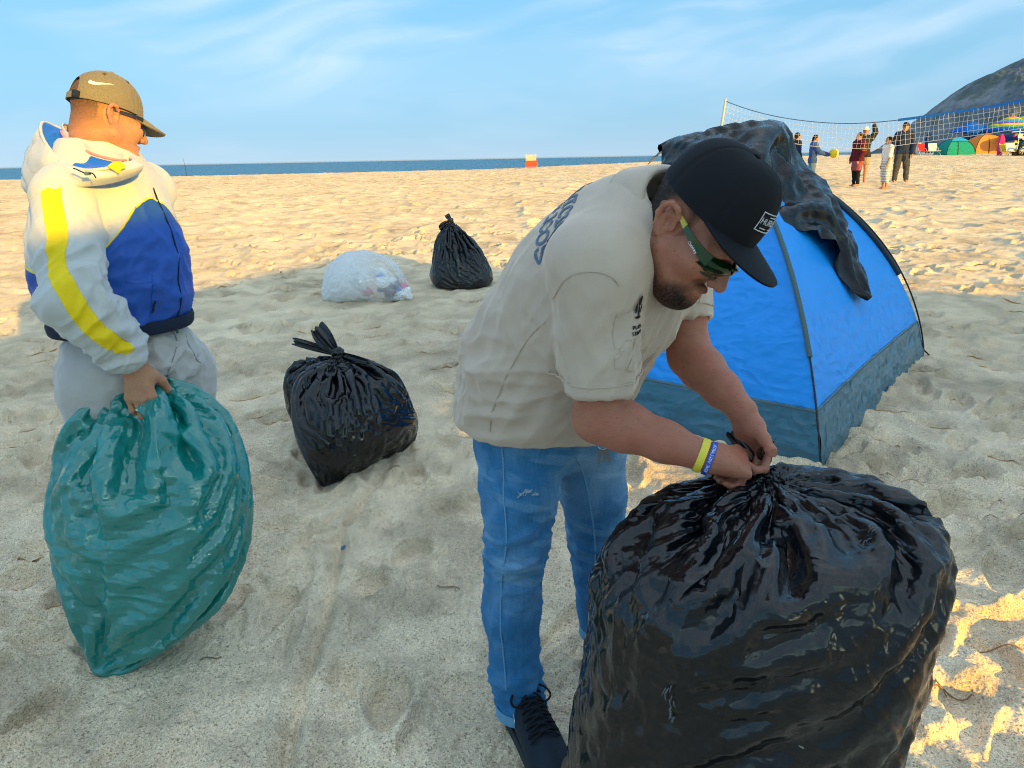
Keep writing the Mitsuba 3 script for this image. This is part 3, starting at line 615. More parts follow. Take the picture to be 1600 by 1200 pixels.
def tears():
    v, n = np.array(BIG.vertices), normals(BIG); q = pix(v); g = np.random.default_rng(6)
    for i, (px, py, sx, sz, cnt) in enumerate(((1043, 1098, .010, .034, 16), (1352, 832, .010, .018, 8))):
        k = np.where(np.hypot(q[:, 0] - px, q[:, 1] - py) < 8)[0]; j = k[q[k, 2].argmin()]; o, m = v[j], unit(n[j]); u = unit(np.cross(A(0, 0, 1), m)); w = np.cross(m, u); ms = []
        for t in range(cnt):
            a = o + u * g.uniform(-sx, sx) + w * g.uniform(-sz, sz) + m * .002; b = a + u * g.uniform(-.006, .006) - w * g.uniform(.004, .016) + m * g.uniform(0, .004); ms.append(tube(np.array([a, (a + b) / 2 + m * .003, b]), [.0010, .0009, .0004], 4))
        put(key + '__tear' + (f'_{i:03d}' if i else ''), cat(ms), 'mat_torn', smooth=True, kind='stuff', label='frayed pale tear in the plastic' if not i else 'small scuffed tear near the shoulder of the bag')
scene['mat_torn'] = {'type': 'twosided', 'b': {'type': 'diffuse', 'reflectance': {'type': 'rgb', 'value': [.15, .17, .19]}}}
tears()
# ------------------------------------------------------------------ the blue dome tent
def fabric(c, var=.12, rough=.45, spec=.4, wr=.0016):
    def col(p, n, uv): return mi.Color3f(*c) * (1 - var / 2 + var * fbm(p.x * 5, p.y * 5, p.z * 5, 3))
    def bmp(p, n, uv):
        w = fbm(p.x * 4, p.y * 4, p.z * 4, 2) * 3
        return (1 - dr.abs(2 * noise(p.x * 11 + w, p.y * 11, p.z * 16 + w) - 1)) + .5 * (1 - dr.abs(2 * noise(p.x * 27 + w, p.y * 27 - w, p.z * 27) - 1))
    return {'type': 'twosided', 'b': {'type': 'bumpmap', 't': proc(bmp, 2e-3), 'scale': wr, 'b': {'type': 'principled', 'base_color': proc(col), 'roughness': rough, 'specular': spec}}}
scene['mat_tent_blue'] = fabric((.008, .28, .84), wr=.009)
scene['mat_tent_slate'] = fabric((.03, .125, .19), rough=.24, spec=.6, wr=.008)
scene['mat_tent_navy'] = fabric((.012, .03, .055), rough=.5)
scene['mat_seam'] = {'type': 'diffuse', 'reflectance': {'type': 'rgb', 'value': [.10, .16, .17]}}
scene['mat_pole'] = {'type': 'principled', 'base_color': {'type': 'rgb', 'value': [.012, .013, .016]}, 'roughness': .35}
TF, TR = A(1.45, 3.40, .03), A(2.92, 5.30, .07)
_e = (TR - TF)[:2]; TL = A(TF[0] - .84 * _e[1], TF[1] + .84 * _e[0], .06); TB = A(TR[0] - .84 * _e[1], TR[1] + .84 * _e[0], .09)
TC = (TL + TR + TF + TB) / 4; TH = 1.43
def arc(c, s, out=0.):
    """A pole from corner c (s = 0) to the crown (s = 1)."""
    a = np.asarray(s) * np.pi / 2; h = (1 - np.cos(a)) ** .92; v = np.sin(a) ** .92
    o = c - TC; o = A(o[0], o[1], 0); h = .62 * h + .38 * np.asarray(s); v = .62 * v + .38 * np.asarray(s)
    return c + (TC - c) * h[..., None] * A(1, 1, 0) + A(0, 0, 1) * (TH * v)[..., None] + unit(o) * out * np.sin(a * 2)[..., None]
def panel(c0, c1, s0, s1, nu=60, nv=60, bow=.05, off=0.):
    s = np.linspace(s0, s1, nv); P0, P1 = arc(c0, s), arc(c1, s); u = np.linspace(0, 1, nu)
    P = P0[:, None] * (1 - u)[None, :, None] + P1[:, None] * u[None, :, None]
    n = unit((c0 + c1) / 2 - TC); n = A(n[0], n[1], .25)
    b = (4 * u * (1 - u))[None] * np.sin(np.clip(s, 0, 1) * np.pi * .9 + .12)[:, None]
    tri = meshkit.fbm(P * A(3, 3, 3), 3, 4) - .5
    return P + n * (off - bow * b + .02 * tri * b)[..., None]
key = new('tent')
S1 = .115
for i, (a, b) in enumerate(((TL, TF), (TF, TR), (TR, TB), (TB, TL))):
    sfx = f'_{i:03d}' if i else ''
    put(key + '__panel' + sfx, slab(panel(a, b, S1, .985), .002), 'mat_tent_blue', smooth=True)
    P = panel(a, b, 0.0, S1 + .006, nv=16, off=.004); u = np.linspace(0, 1, 60); w = meshkit.fbm(P * 9, 3, 8) - .5
    P = P + unit((a + b) / 2 - TC)[None, None] * (.05 * w)[..., None] * np.linspace(1, .1, 16)[:, None, None]; P[0, :, 2] = .012
    put(key + '__seam' + sfx, tube(panel(a, b, S1, S1 + .01, nv=2, off=.004)[0], .0045, 6), 'mat_seam', smooth=True)
    put(key + '__skirt' + sfx, slab(P, .002), 'mat_tent_slate', smooth=True)
for i, c in enumerate((TF, TR, TB, TL)):
    sfx = f'_{i:03d}' if i else ''
    if c is TR: s = np.linspace(.0, 1, 60); pts = arc(c, s, .055); pts[0] = c + unit(c - TC) * .10 * A(1, 1, 0) - A(0, 0, .05)
    else: s = np.linspace(.01, 1, 50); pts = arc(c, s, .012)
    put(key + '__pole' + sfx, tube(pts, .0055, 8), 'mat_pole', smooth=True)
    s = np.linspace(.30 if c is TR else .24, .99, 40); q = arc(c, s, .016); o = unit(np.cross(unit(c - TC) * A(1, 1, 0), A(0, 0, 1)))
    put(key + '__pole_sleeve' + sfx, tube(q, .013 if c is not TR else .022, 8), 'mat_seam' if c is not TR else 'mat_tent_navy', smooth=True)
tag(key, 'blue dome tent with a slate skirt and black plastic thrown over its crown', 'tent')

# black plastic thrown over the crown: one sheet from the left of the crown over the top and down the right panel
def drape():
    nv, nu = 26, 18
    # spine and half widths in tent coordinates: where it lies on the dome (towards corner R along its arc, side = across)
    P = np.zeros((nv, nu, 3)); v = np.linspace(0, 1, nv); u = np.linspace(-1, 1, nu)
    # points surveyed on the fabric: left rim and right rim of the sheet, from the near-left end to the tip
    left = [(1036, 266, 4.75), (1066, 258, 4.55), (1120, 262, 4.35), (1165, 292, 4.32), (1190, 322, 4.33), (1236, 345, 4.40), (1278, 362, 4.46), (1305, 408, 4.50), (1330, 446, 4.52), (1346, 462, 4.53)]
    right = [(1028, 244, 5.0), (1064, 224, 5.1), (1140, 212, 5.2), (1228, 206, 5.15), (1246, 240, 5.12), (1270, 272, 5.10), (1290, 305, 5.02), (1316, 352, 4.92), (1340, 405, 4.80), (1354, 456, 4.60)]
    Lp, Rp = spline([at(*q) for q in left], nv), spline([at(*q) for q in right], nv)
    f = (u + 1) / 2
    P = Lp[:, None] * (1 - f)[None, :, None] + Rp[:, None] * f[None, :, None]
    arch = np.sin(np.pi * f)[None] * (.085 * (1 - v) ** .8 + .03)[:, None]
    out = unit(A(.25, -.35, 1)); P = P + out * arch[..., None]
    P += .5 * (meshkit.fbm(P * 5, 3, 5)[..., None] - .5) * A(.02, -.10, .07) * np.minimum(1, 5 * (1 - np.abs(u)))[None, :, None]
    X = P
    for lv, n in enumerate((140, 70, 40)):
        T_ = X if lv == 0 else up2(X, False)
        du = np.linalg.norm(np.diff(T_, axis=1), axis=-1); du = np.hstack([du, du[:, -1:]]); dv = np.linalg.norm(np.diff(T_, axis=0), axis=-1); dv = np.vstack([dv, dv[-1:]])
        p = np.clip(meshkit.fbm(T_ * 6, 3, 3) - .4, 0, 1); k = (1.12, 1.01, 1.004)[lv]
        X = relax(T_, du * (k + .25 * p * (lv == 0)), dv * (k + .2 * p * (lv == 0)), .012 * (1 + 3 * lv), n, (.25, .10, .03)[lv], 5 + lv, .008 if lv == 0 else .0005, None, wrap=False)
    m = slab(X, .0016)
    return creases(m, [(at(1200, 240, 4.9), .35, (1, 0, .3), .10, .010, 3), (at(1310, 380, 4.8), .3, (.5, .2, -1), .06, .010, 5), (at(1250, 300, 4.8), .3, (.6, .2, -1), .05, .010, 15, at(1150, 240, 4.9))])
key = new('plastic_sheet')
put(key, drape(), 'mat_sheet', smooth=50, label='crumpled black plastic bag thrown over the crown of the blue tent', category='plastic bag')
# ------------------------------------------------------------------ people: shared pieces
def skin(c, red=(.42, .14, .10), spec=.35):
    def col(p, n, uv):
        a = fbm(p.x * 26, p.y * 26, p.z * 26, 3); b = noise(p.x * 420, p.y * 420, p.z * 420)
        f = smoothstep(.80, .88, noise(p.x * 210 + 5, p.y * 210, p.z * 210)); g = fbm(p.x * 60, p.y * 60, p.z * 60, 3)
        return mix(mix(c, red, .42 * smoothstep(.42, .72, a)), (.16, .07, .045), .30 * f) * (.82 + .16 * b + .20 * g)
    def bmp(p, n, uv): return noise(p.x * 700, p.y * 700, p.z * 700) + .8 * noise(p.x * 300, p.y * 300, p.z * 300)
    return {'type': 'bumpmap', 't': proc(bmp, 6e-4), 'scale': .0008, 'b': {'type': 'principled', 'base_color': proc(col), 'roughness': .48, 'specular': spec, 'flatness': .3}}
def cloth(c, var=.10, weave=900., rough=.85, sheen=.3, dirt=None):
    def col(p, n, uv):
        k = mi.Color3f(*c) * (1 - var / 2 + var * fbm(p.x * 18, p.y * 18, p.z * 18, 3)) * (.95 + .10 * noise(p.x * weave, p.y * weave, p.z * weave))
        return k if dirt is None else mix(k, dirt, .35 * smoothstep(.52, .75, fbm(p.x * 9 + 3, p.y * 9, p.z * 9, 4)))
    return {'type': 'twosided', 'b': {'type': 'principled', 'base_color': proc(col), 'roughness': rough, 'specular': .25, 'sheen': sheen}}
flatcol = lambda c, r=.5, s=.4: {'type': 'twosided', 'b': {'type': 'principled', 'base_color': {'type': 'rgb', 'value': list(c)}, 'roughness': r, 'specular': s}}
def rotv(v, ax, a):
    ax = unit(ax); return v * math.cos(a) + np.cross(ax, v) * math.sin(a) + ax * (ax @ v) * (1 - math.cos(a))

class Scaled:
    def __init__(s, F, k): s.F, s.k_ = F, k
    def ball(s, c, r, k=.02, R=None, cut=False): s.F.ball(c, np.asarray(r) * s.k_, k * s.k_, R, cut)
    def cone(s, a, b, ra, rb=None, k=.02, flat=None, cut=False): s.F.cone(a, b, ra * s.k_, None if rb is None else rb * s.k_, k * s.k_, flat, cut)
    def chain(s, pts, rad, k=.02, **o): s.F.chain(pts, np.asarray(rad) * s.k_, k * s.k_, **o)
def head_field(F, O, R, neck, plump=1., jaw=1., size=1.):
    """A head about O (ear level), R columns = right, forward, up; joined to the neck point."""
    W = lambda x, y, z: O + R @ A(x, y, z) * size
    F = Scaled(F, size)
    F.ball(W(0, -.012, .047), (.077, .099, .088), .02, R); F.ball(W(0, .030, -.018), (.064 * plump, .064, .086), .02, R)
    for s in (-1, 1):
        F.cone(W(s * .054 * plump, -.002, -.050), W(s * .022, .070, -.098 * jaw), .026 * plump, .024, .025)
        F.ball(W(s * .041 * plump, .060, -.024), .029 * plump, .02); F.ball(W(s * .047, .062, .004), .020, .018)
    F.ball(W(0, .080, -.100 * jaw), (.026, .021, .022), .02, R); F.ball(W(0, .048, -.098 * jaw), .040 * plump, .03)
    F.cone(W(-.036, .086, .020), W(.036, .086, .020), .013, .013, .014)
    for s in (-1, 1): F.ball(W(s * .031, .103, -.001), (.017, .012, .012), .010, R, cut=True); F.ball(W(s * .031, .084, -.002), .0122, .002)
    F.chain([W(0, .094, .012), W(0, .106, -.012), W(0, .120, -.032)], [.0095, .011, .0125], .010)
    for s in (-1, 1): F.ball(W(s * .0125, .107, -.036), .0095, .006)
    F.chain([W(-.024, .088, -.066), W(0, .101, -.062), W(.024, .088, -.066)], [.005, .0075, .005], .006)
    F.chain([W(-.021, .088, -.073), W(0, .099, -.076), W(.021, .088, -.073)], [.005, .0082, .005], .005)
    F.chain([W(-.024, .094, -.0695), W(0, .108, -.069), W(.024, .094, -.0695)], [.0016, .002, .0016], .002, cut=True)
    F.cone(W(0, -.030, -.020), neck, .058 * plump, .066 * plump, .03)
    for s in (-1, 1):
        E = lambda a, b, o: W(s * (.073 + o), -.012 + a * .94 - b * .10, -.004 + b)      # a forward, b up, o out
        rim = [(.010, .006, .004), (.013, .022, .010), (.004, .033, .017), (-.012, .034, .022), (-.023, .022, .024), (-.024, .004, .022), (-.016, -.014, .016), (-.004, -.027, .008)]
        F.chain([E(*q) for q in rim], [.0045, .0050, .0052, .0055, .0055, .0052, .0055, .0080], .004)
        F.cone(E(-.006, .012, .004), E(-.004, -.016, .004), .015, .011, .008, flat=(R[:, 0], .55))
        F.ball(E(.000, .002, .013), (.008, .008, .011), .004, R, cut=True); F.chain([E(-.010, .024, .011), E(-.014, .006, .013), E(-.008, -.012, .011)], [.0042, .0045, .005], .004)
        F.ball(E(.012, -.002, .005), (.004, .006, .008), .004, R)
    return W
def local(m, O, R): return (np.array(m.vertices) - O) @ R
def shell(m, mask, lift, rough, seed, freq=260., hair=None, skin_c=None, dens=None, edge=.02):
    """A layer of hair over the part of the skin where the mask is above zero, thinning out at its edge; its own hairs and the skin between them as vertex colour."""
    sub = split(m, mask)[1]
    from scipy.spatial import cKDTree
    i = cKDTree(m.vertices).query(sub.vertices)[1]; mk = np.asarray(mask)[i]; nn = normals(m)[i]; v = np.array(sub.vertices); e = np.clip(mk / .012, 0, 1)
    h = lift * e + rough * (meshkit.fbm(v * freq, 2, seed) - .35) * (.3 + .7 * e) + .0006
    out = TM(v + nn * h[:, None], sub.faces)
    if hair is None: return out
    d = np.clip(mk / edge, 0, 1) ** .8 * (1 if dens is None else np.clip(dens(v), 0, 1)); d = np.clip(d * (.72 + .56 * meshkit.noise(v * 420, seed + 3)), 0, 1)[:, None]
    return out, np.asarray(skin_c) * (1 - d) + np.asarray(hair) * d
scene['mat_hair_vertex'] = {'type': 'twosided', 'b': {'type': 'principled', 'base_color': {'type': 'mesh_attribute', 'name': 'vertex_color'}, 'roughness': .6, 'specular': .25}}

def hand_points(W, a, c, right, curls, spread=0., thumb=None, scale=1., twist=None):
    """Joints and radii of a hand: wrist W, a towards the knuckles, c out of its back. curls: for index..little the bends (knuckle, middle, end) in degrees."""
    a = unit(a); c = unit(A(*c) - a * (A(*c) @ a)); b = -np.cross(a, c) if not right else np.cross(a, c)   # b runs towards the little finger
    S = scale; P = lambda x, y, z: W + S * (x * a + y * b + z * c)
    L = [(.045, .027, .022), (.049, .031, .023), (.046, .029, .023), (.036, .022, .020)]; kb = [-.0325, -.0110, .0110, .0320]; ka = [.090, .094, .089, .080]; rr = [.0089, .0091, .0088, .0079]
    out = []
    for i in range(4):
        p = P(ka[i], kb[i], .001); d = unit(a + b * (spread * (i - 1.4) * .12)); pts, rad = [p], [rr[i] * S * 1.08]; hinge = unit(np.cross(d, -c))
        for j in range(3):
            d = rotv(d, hinge, math.radians(curls[i][j])); p = p + d * L[i][j] * S; pts.append(p); rad.append(rr[i] * S * (1.0, .90, .76)[j])
        out.append((pts, rad))
    tb = P(.022, -.026, -.010)
    if thumb is None: thumb = [(.7, -.75, -.35), (.85, -.45, -.4), (.95, -.15, -.4)]
    pts, rad = [tb], [.0155 * S]
    for j, d in enumerate(thumb):
        pts.append(pts[-1] + unit(d[0] * a + d[1] * b + d[2] * c) * (.045, .034, .027)[j] * S); rad.append((.0128, .0108, .0088)[j] * S)
    return P, out, (pts, rad)
def hand_field(F, W, a, c, right, curls, spread=0., thumb=None, scale=1., wrist_r=.029):
    P, fingers, th = hand_points(W, a, c, right, curls, spread, thumb, scale); S = scale
    cn = unit(c)
    for (pts, rad) in fingers: F.cone(P(.004, 0, 0) * .6 + pts[0] * .4 - .0 * cn, pts[0] - .003 * cn, .0175 * S, .0125 * S, .014)
    F.cone(P(.0, -.008, 0), P(.055, -.016, -.004), .021 * S, .016 * S, .014); F.cone(P(.0, .010, 0), P(.055, .018, -.004), .021 * S, .016 * S, .014)
    F.ball(P(.035, -.026, -.012), (.024 * S,) * 3, .015)
    for (pts, rad) in fingers:
        F.chain(pts, rad, .0020)
        for q in pts[:2]: F.ball(q + .0025 * cn * (q is pts[0]), rad[0] * 1.05, .003)
    F.chain(th[0], th[1], .006)
    return P, fingers, th
def nails(fingers, c, scale=1.):
    ms = []
    for pts, rad in fingers:
        d = unit(pts[-1] - pts[-2]); up = unit(A(*c) - d * (A(*c) @ d)); s = np.cross(d, up); u, v = np.meshgrid(np.linspace(-1, 1, 7), np.linspace(-1, 1, 7))
        r = rad[-1]; o = pts[-1] + d * r * .15
        ms.append(slab(o + (s * (u * r * .72)[..., None]) + d * (v * r * .8)[..., None] + up * ((np.sqrt(np.maximum(1 - .5 * u * u, 0)) * r * 1.02 - .10 * r * v * v))[..., None], .0008))
    return cat(ms)

class Crown:
    """A cap's crown in head coordinates: half widths, height, squareness; P(theta, phi) with theta from the forehead, phi from rim to button."""
    def __init__(s, O, R, rx, ry0, ry1, h, z0, tilt=0., sq=2.4, front=0.): s.__dict__.update(locals())
    def P(s, th, ph, off=0.):
        th, ph = np.asarray(th, float), np.asarray(ph, float); e = 2 / s.sq
        c, z = np.cos(ph) ** e, np.sin(ph) ** e; y = np.cos(th); x = np.sin(th)
        ry = np.where(y > 0, s.ry0, s.ry1)
        p = np.stack([(s.rx + off) * c * x, (ry + off) * c * y - .004, (s.h + s.front * np.clip(y, 0, 1) * np.sin(ph * 2) + off) * z], -1)
        ct, st = math.cos(s.tilt), math.sin(s.tilt); p = np.stack([p[..., 0], p[..., 1] * ct - p[..., 2] * st, p[..., 1] * st + p[..., 2] * ct], -1) + A(0, 0, s.z0)
        return s.O + p @ s.R.T
    def mesh(s, n=120, m=46, seams=6, back_hole=None, wr=.0):
        th, ph = np.meshgrid(np.linspace(0, 2 * np.pi, n, endpoint=False), np.linspace(0, np.pi / 2 - .004, m)); off = np.zeros_like(th)
        for k in range(seams):
            d = (th - (k + .5 * (seams == 6) * 0) * 2 * np.pi / seams + np.pi) % (2 * np.pi) - np.pi; off -= .0016 * np.exp(-(d * np.cos(ph) / .018) ** 2)
        P = s.P(th, ph, off); off2 = wr * (meshkit.fbm(P * 22, 3, 4) - .5); P = s.P(th, ph, off + off2); I = s.P(th, ph, off + off2 - .0022)
        a, b = grid_mesh(P, True), grid_mesh(I, True); o = n * m; k = np.arange(n); j = (k + 1) % n
        f = np.vstack([a.faces, b.faces[:, ::-1] + o, np.stack([k, k + o, j + o], 1), np.stack([k, j + o, j], 1)]); v = np.vstack([a.vertices, b.vertices])
        me = TM(v, f)
        if back_hole:
            t2 = np.concatenate([th.ravel()] * 2); p2 = np.concatenate([ph.ravel()] * 2); d = (t2 - np.pi + np.pi) % (2 * np.pi) - np.pi
            val = 1 - (d / back_hole[0]) ** 2 - ((p2 - back_hole[2]) / back_hole[1]) ** 2
            me = split(me, val)[0]
        return me
    def brim(s, half, length, droop, curve, thick=.0045, n=48, m=16, side=.55, ph0=.02):
        u, v = np.meshgrid(np.linspace(-1, 1, n), np.linspace(0, 1, m)); th = u * half; base = s.P(th, ph0 + 0 * th, -.001)
        L = length * np.clip(1 - np.abs(u) ** 2.6, 0, 1) ** .5 + .002
        r, f, up = s.R.T; ct, st = math.cos(s.tilt), math.sin(s.tilt); fw, u2 = f * ct + up * st, up * ct - f * st
        P = base + fw * (L * v)[..., None] - u2 * (droop * L * v + curve * (np.abs(u) ** 2) * (.35 + .65 * v))[..., None] + r * (side * u * L * v * .55)[..., None]
        return slab(P, thick)
    def decal(s, mesh, th0, ph0, flip=1, off=.0012):
        """Lays flat artwork (x along the rim, y up, z thickness) on the crown."""
        v = np.array(mesh.vertices); ry = s.ry0
        return TM(s.P(th0 + flip * v[:, 0] / (s.rx * .5 + ry * .5) / math.cos(ph0), ph0 + v[:, 1] / s.h, off + v[:, 2]), mesh.faces)

def drape_on(target, mesh, o, u, v, n, off=.0015):
    """Lays flat artwork on a cloth: artwork x along u, y along v, pushed onto the target along n."""
    from scipy.spatial import cKDTree
    q = np.array(mesh.vertices); p = o + q[:, :1] * u + q[:, 1:2] * v; tv = np.array(target.vertices); k = tv[(normals(target) @ n) > .15]
    pl = np.stack([k @ u, k @ v], 1); d, i = cKDTree(pl).query(np.stack([p @ u, p @ v], 1), k=4); w = 1 / (d + 1e-4) ** 2
    near = np.abs((k[i] - o) @ n) < .08; w = w * near; ok = w.sum(1) > 0
    h = np.where(ok, ((k[i] @ n) * w).sum(1) / np.maximum(w.sum(1), 1e-12), p @ n - .02)
    return TM(p + n * ((h - p @ n) + off + q[:, 2])[:, None], mesh.faces)
def refine(m, edge):
    v, f = trimesh.remesh.subdivide_to_size(m.vertices, m.faces, edge, max_iter=6); return TM(v, f)
# ------------------------------------------------------------------ the man bending over the big bag
def ic(r, u, t):
    """Direction given as to the right, up and towards the lens."""
    return r * RIGHT + u * UP - t * FWD
scene['mat_skin_a'] = skin((.40, .165, .105), red=(.46, .14, .10))
scene['mat_shirt'] = cloth((.53, .44, .36), var=.12, weave=1300)
scene['mat_shirt_dark'] = cloth((.50, .415, .338), var=.10, weave=1300)
scene['mat_tee'] = cloth((.42, .55, .72), var=.05)
scene['mat_hair_a'] = flatcol((.012, .010, .009), .6, .3)
scene['mat_cap_black'] = cloth((.0045, .006, .010), var=.15, weave=1500, sheen=.15, rough=.75)
scene['mat_ink'] = flatcol((.13, .19, .28), .8, .2)
scene['mat_stitch'] = flatcol((.55, .58, .62), .7, .2)
scene['mat_lens_green'] = {'type': 'principled', 'base_color': proc(lambda p, n, uv: mix((.010, .045, .018), (.30, .34, .03), smoothstep(.45, .75, fbm(p.x * 30, p.y * 30, p.z * 30, 2)))), 'roughness': .08, 'metallic': .55, 'specular': .8}
scene['mat_frame_green'] = flatcol((.014, .055, .024), .18, .6); scene['mat_frame_yellow'] = flatcol((.42, .38, .04), .25, .6)
scene['mat_band_yellow'] = flatcol((.78, .66, .07), .45, .4); scene['mat_band_blue'] = flatcol((.02, .08, .50), .45, .4); scene['mat_white'] = flatcol((.78, .80, .82), .6, .3)
scene['mat_fray'] = flatcol((.42, .52, .60), .9, .1)
scene['mat_metal'] = {'type': 'roughconductor', 'material': 'Al', 'alpha': .18}
def denim_color(p, n, uv):
    fade = fbm(p.x * 7, p.y * 7, p.z * 3, 3); w = noise(p.x * 900, p.y * 900, p.z * 240); z = p.z
    front = smoothstep(.30, .62, z) * smoothstep(1.0, .66, z)
    slub = noise(p.x * 260 + p.y * 200, p.y * 40, p.z * 14); whisk = smoothstep(.52, .70, fbm(p.x * 9, p.y * 9, p.z * 34 + p.x * 10, 3)); seam = smoothstep(.45, .7, fbm(p.x * 22, p.y * 22, p.z * 22, 3))
    c = mix((.020, .155, .36), (.30, .51, .70), .04 + .55 * front * smoothstep(.30, .70, fade) + .20 * whisk * smoothstep(.2, .5, z) + .10 * seam)
    return c * (.74 + .30 * w + .18 * slub)
scene['mat_denim'] = {'type': 'twosided', 'b': {'type': 'principled', 'base_color': proc(denim_color), 'roughness': .85, 'specular': .2, 'sheen': .3}}
scene['mat_denim_light'] = flatcol((.13, .32, .50), .85, .2)

PB = new('person')
def bending_man():
    fwd, sL = unit(A(.85, -.52, 0)), unit(A(.52, .85, 0)); sR = -sL
    pel, waist, chest, upper, neckb = atY(842, 632, 1.87), atY(866, 556, 1.82), atY(942, 446, 1.71), atY(990, 378, 1.645), atY(1022, 352, 1.60)
    shR, shL = upper + sR * .185 + A(.0, 0, -.025), upper + sL * .185 + A(.02, 0, -.035)
    elR, wrR = atY(938, 652, 1.50), atY(1108, 716, 1.435)
    elL, wrL = atY(1078, 556, 1.70), atY(1160, 642, 1.53)
    ax = unit(upper - pel); nf = unit(np.cross(ax, sL)); nf = nf if nf @ fwd > 0 else -nf
    # ---- shirt
    F = Field(A(-.25, 1.2, .72), A(.55, 2.25, 1.52), .0065)
    F.cone(pel + A(0, 0, -.12), pel, .205, .205, .02, flat=(fwd, .93)); F.cone(pel, waist, .205, .218, .05, flat=(nf, .95)); F.cone(waist, chest, .218, .222, .06, flat=(nf, .82)); F.cone(chest, upper, .215, .150, .06, flat=(nf, .80))
    F.cone(upper, neckb, .125, .088, .06); F.cone(upper + sR * .04, shR, .115, .088, .05); F.cone(upper + sL * .04, shL, .115, .088, .05)
    cuR = shR + (elR - shR) * .80; cuL = shL + (elL - shL) * .70
    F.cone(shR, cuR + (elR - shR) * .12, .086, .070, .03); F.cone(shL, cuL + (elL - shL) * .14, .084, .064, .03)
    for cu, sh, el, w in ((cuR, shR, elR, .13), (cuL, shL, elL, .11)):
        d = unit(el - sh)
        sl, q = F.block(cu - .13, cu + .13); far = ((q - cu) @ d > 0) & (((q - cu) ** 2).sum(-1) < w ** 2 * 1.2) & (((q - cu) - ((q - cu) @ d)[..., None] * d) ** 2).sum(-1).__lt__(.088 ** 2)
        F.F[sl] = np.where(far, np.maximum(F.F[sl], ((q - cu) @ d).astype(np.float32)) , F.F[sl]) if False else np.where(((q - cu) - ((q - cu) @ d)[..., None] * d).__pow__(2).sum(-1) < .086 ** 2, np.maximum(F.F[sl], ((q - cu) @ d).astype(np.float32)), F.F[sl])
        F.cone(cu - d * .06, cu + d * .03, .056 if sh is shR else .052, .060 if sh is shR else .054, .004, cut=True)
    F.plane(atY(836, 658, 1.87), A(-.06, -.04, -1))
    F.cone(neckb + ax * .10 + nf * .03, neckb - ax * .02 + nf * .02, .088, .070, .01, cut=True)
    F.cone(neckb + nf * .10 + ax * .02, chest + nf * .25 + ax * .06, .040, .012, .01, cut=True)
    shirt = smooth_mesh(F.mesh(), 6)
    up_arm = unit(elR - shR)
    shirt = folds(shirt, [(atY(800, 600, 1.7), .24, (1, -.3, .25), .085, .030, 1), (atY(880, 560, 1.65), .20, (.5, -.2, .9), .080, .030, 2), (shR + (elR - shR) * .5, .14, up_arm + .5 * nf, .055, .018, 3), (atY(880, 440, 1.6), .15, (.15, 0, 1), .07, .017, 4),
                          (atY(985, 520, 1.55), .15, (.45, -.2, .8), .05, .023, 5), (elL, .16, unit(elL - shL) + .4 * nf, .05, .017, 6), (atY(760, 610, 1.75), .14, (1, -.2, .3), .034, .009, 61), (atY(975, 560, 1.6), .12, (.5, -.1, .9), .030, .008, 62), (atY(860, 500, 1.6), .10, (.7, 0, -.7), .034, .008, 63), (atY(800, 470, 1.7), .2, (.4, 0, .9), .10, .017, 7), (cuR, .08, np.cross(up_arm, fwd), .03, .006, 8)], base=(.16, .016))
    key = PB + '__shirt'
    put(key, shirt, 'mat_shirt', smooth=True, label='short-sleeved beige work shirt with writing on its back')
    # sleeve hems, back seam, collar, placket, pocket
    from scipy.spatial import cKDTree
    for k, (cu, sh, el, r) in enumerate(((cuR, shR, elR, .0), (cuL, shL, elL, .0))):
        d = unit(el - sh); c = cu - d * .028; near = ((shirt.vertices - c) @ d); pick = np.array(shirt.vertices)[(np.abs(near) < .006) & (((shirt.vertices - c) ** 2).sum(1) < .012)]
        if len(pick) > 20:
            u = unit(np.cross(d, A(0, 0, 1.))); v = np.cross(d, u); an = np.arctan2((pick - c) @ v, (pick - c) @ u); rr = np.linalg.norm((pick - c) - np.outer((pick - c) @ d, d), axis=1)
            g = np.linspace(-np.pi, np.pi, 60, endpoint=False); R_ = np.array([rr[np.abs((an - t + np.pi) % (2 * np.pi) - np.pi) < .16].max(initial=.05) for t in g]); ring = c + np.outer(np.cos(g) * R_, u) + np.outer(np.sin(g) * R_, v)
            put(key + '__hem_stitch' + (f'_{k:03d}' if k else ''), tube(ring, .0016, 5, closed=True), 'mat_shirt_dark', smooth=True)
    def on_shirt(px, py, Yg=1.5):
        v = np.array(shirt.vertices); q = pix(v); d = np.hypot(q[:, 0] - px, q[:, 1] - py); k = np.where(d < 9)[0]
        return v[k[q[k, 2].argmin()]] if len(k) else atY(px, py, Yg)
    def seam(pts, name, r=.0016, mat='mat_shirt_dark'):
        put(new(key + '__' + name), tube(lay_line(shirt, [on_shirt(*q) for q in pts]), r, 5), mat, smooth=True)
    seam([(856, 470), (868, 446), (888, 432), (915, 428), (945, 436), (975, 450)], 'shoulder_seam'); seam([(843, 505), (810, 545), (785, 590), (765, 640), (757, 676)], 'side_seam')
    # collar: a stand and a folded leaf, open in front
    O = atY(1083, 357, 1.50); nu_ = unit(.62 * unit(O - neckb) + .38 * ax); t0 = neckb + nu_ * .030 - nf * .006
    e1 = unit(nf - nu_ * (nf @ nu_)); e2 = unit(np.cross(nu_, e1)); e2 = e2 if e2 @ sR > 0 else -e2
    th = np.linspace(-2.55, 2.55, 70)                       # measured from the nape
    rows = []
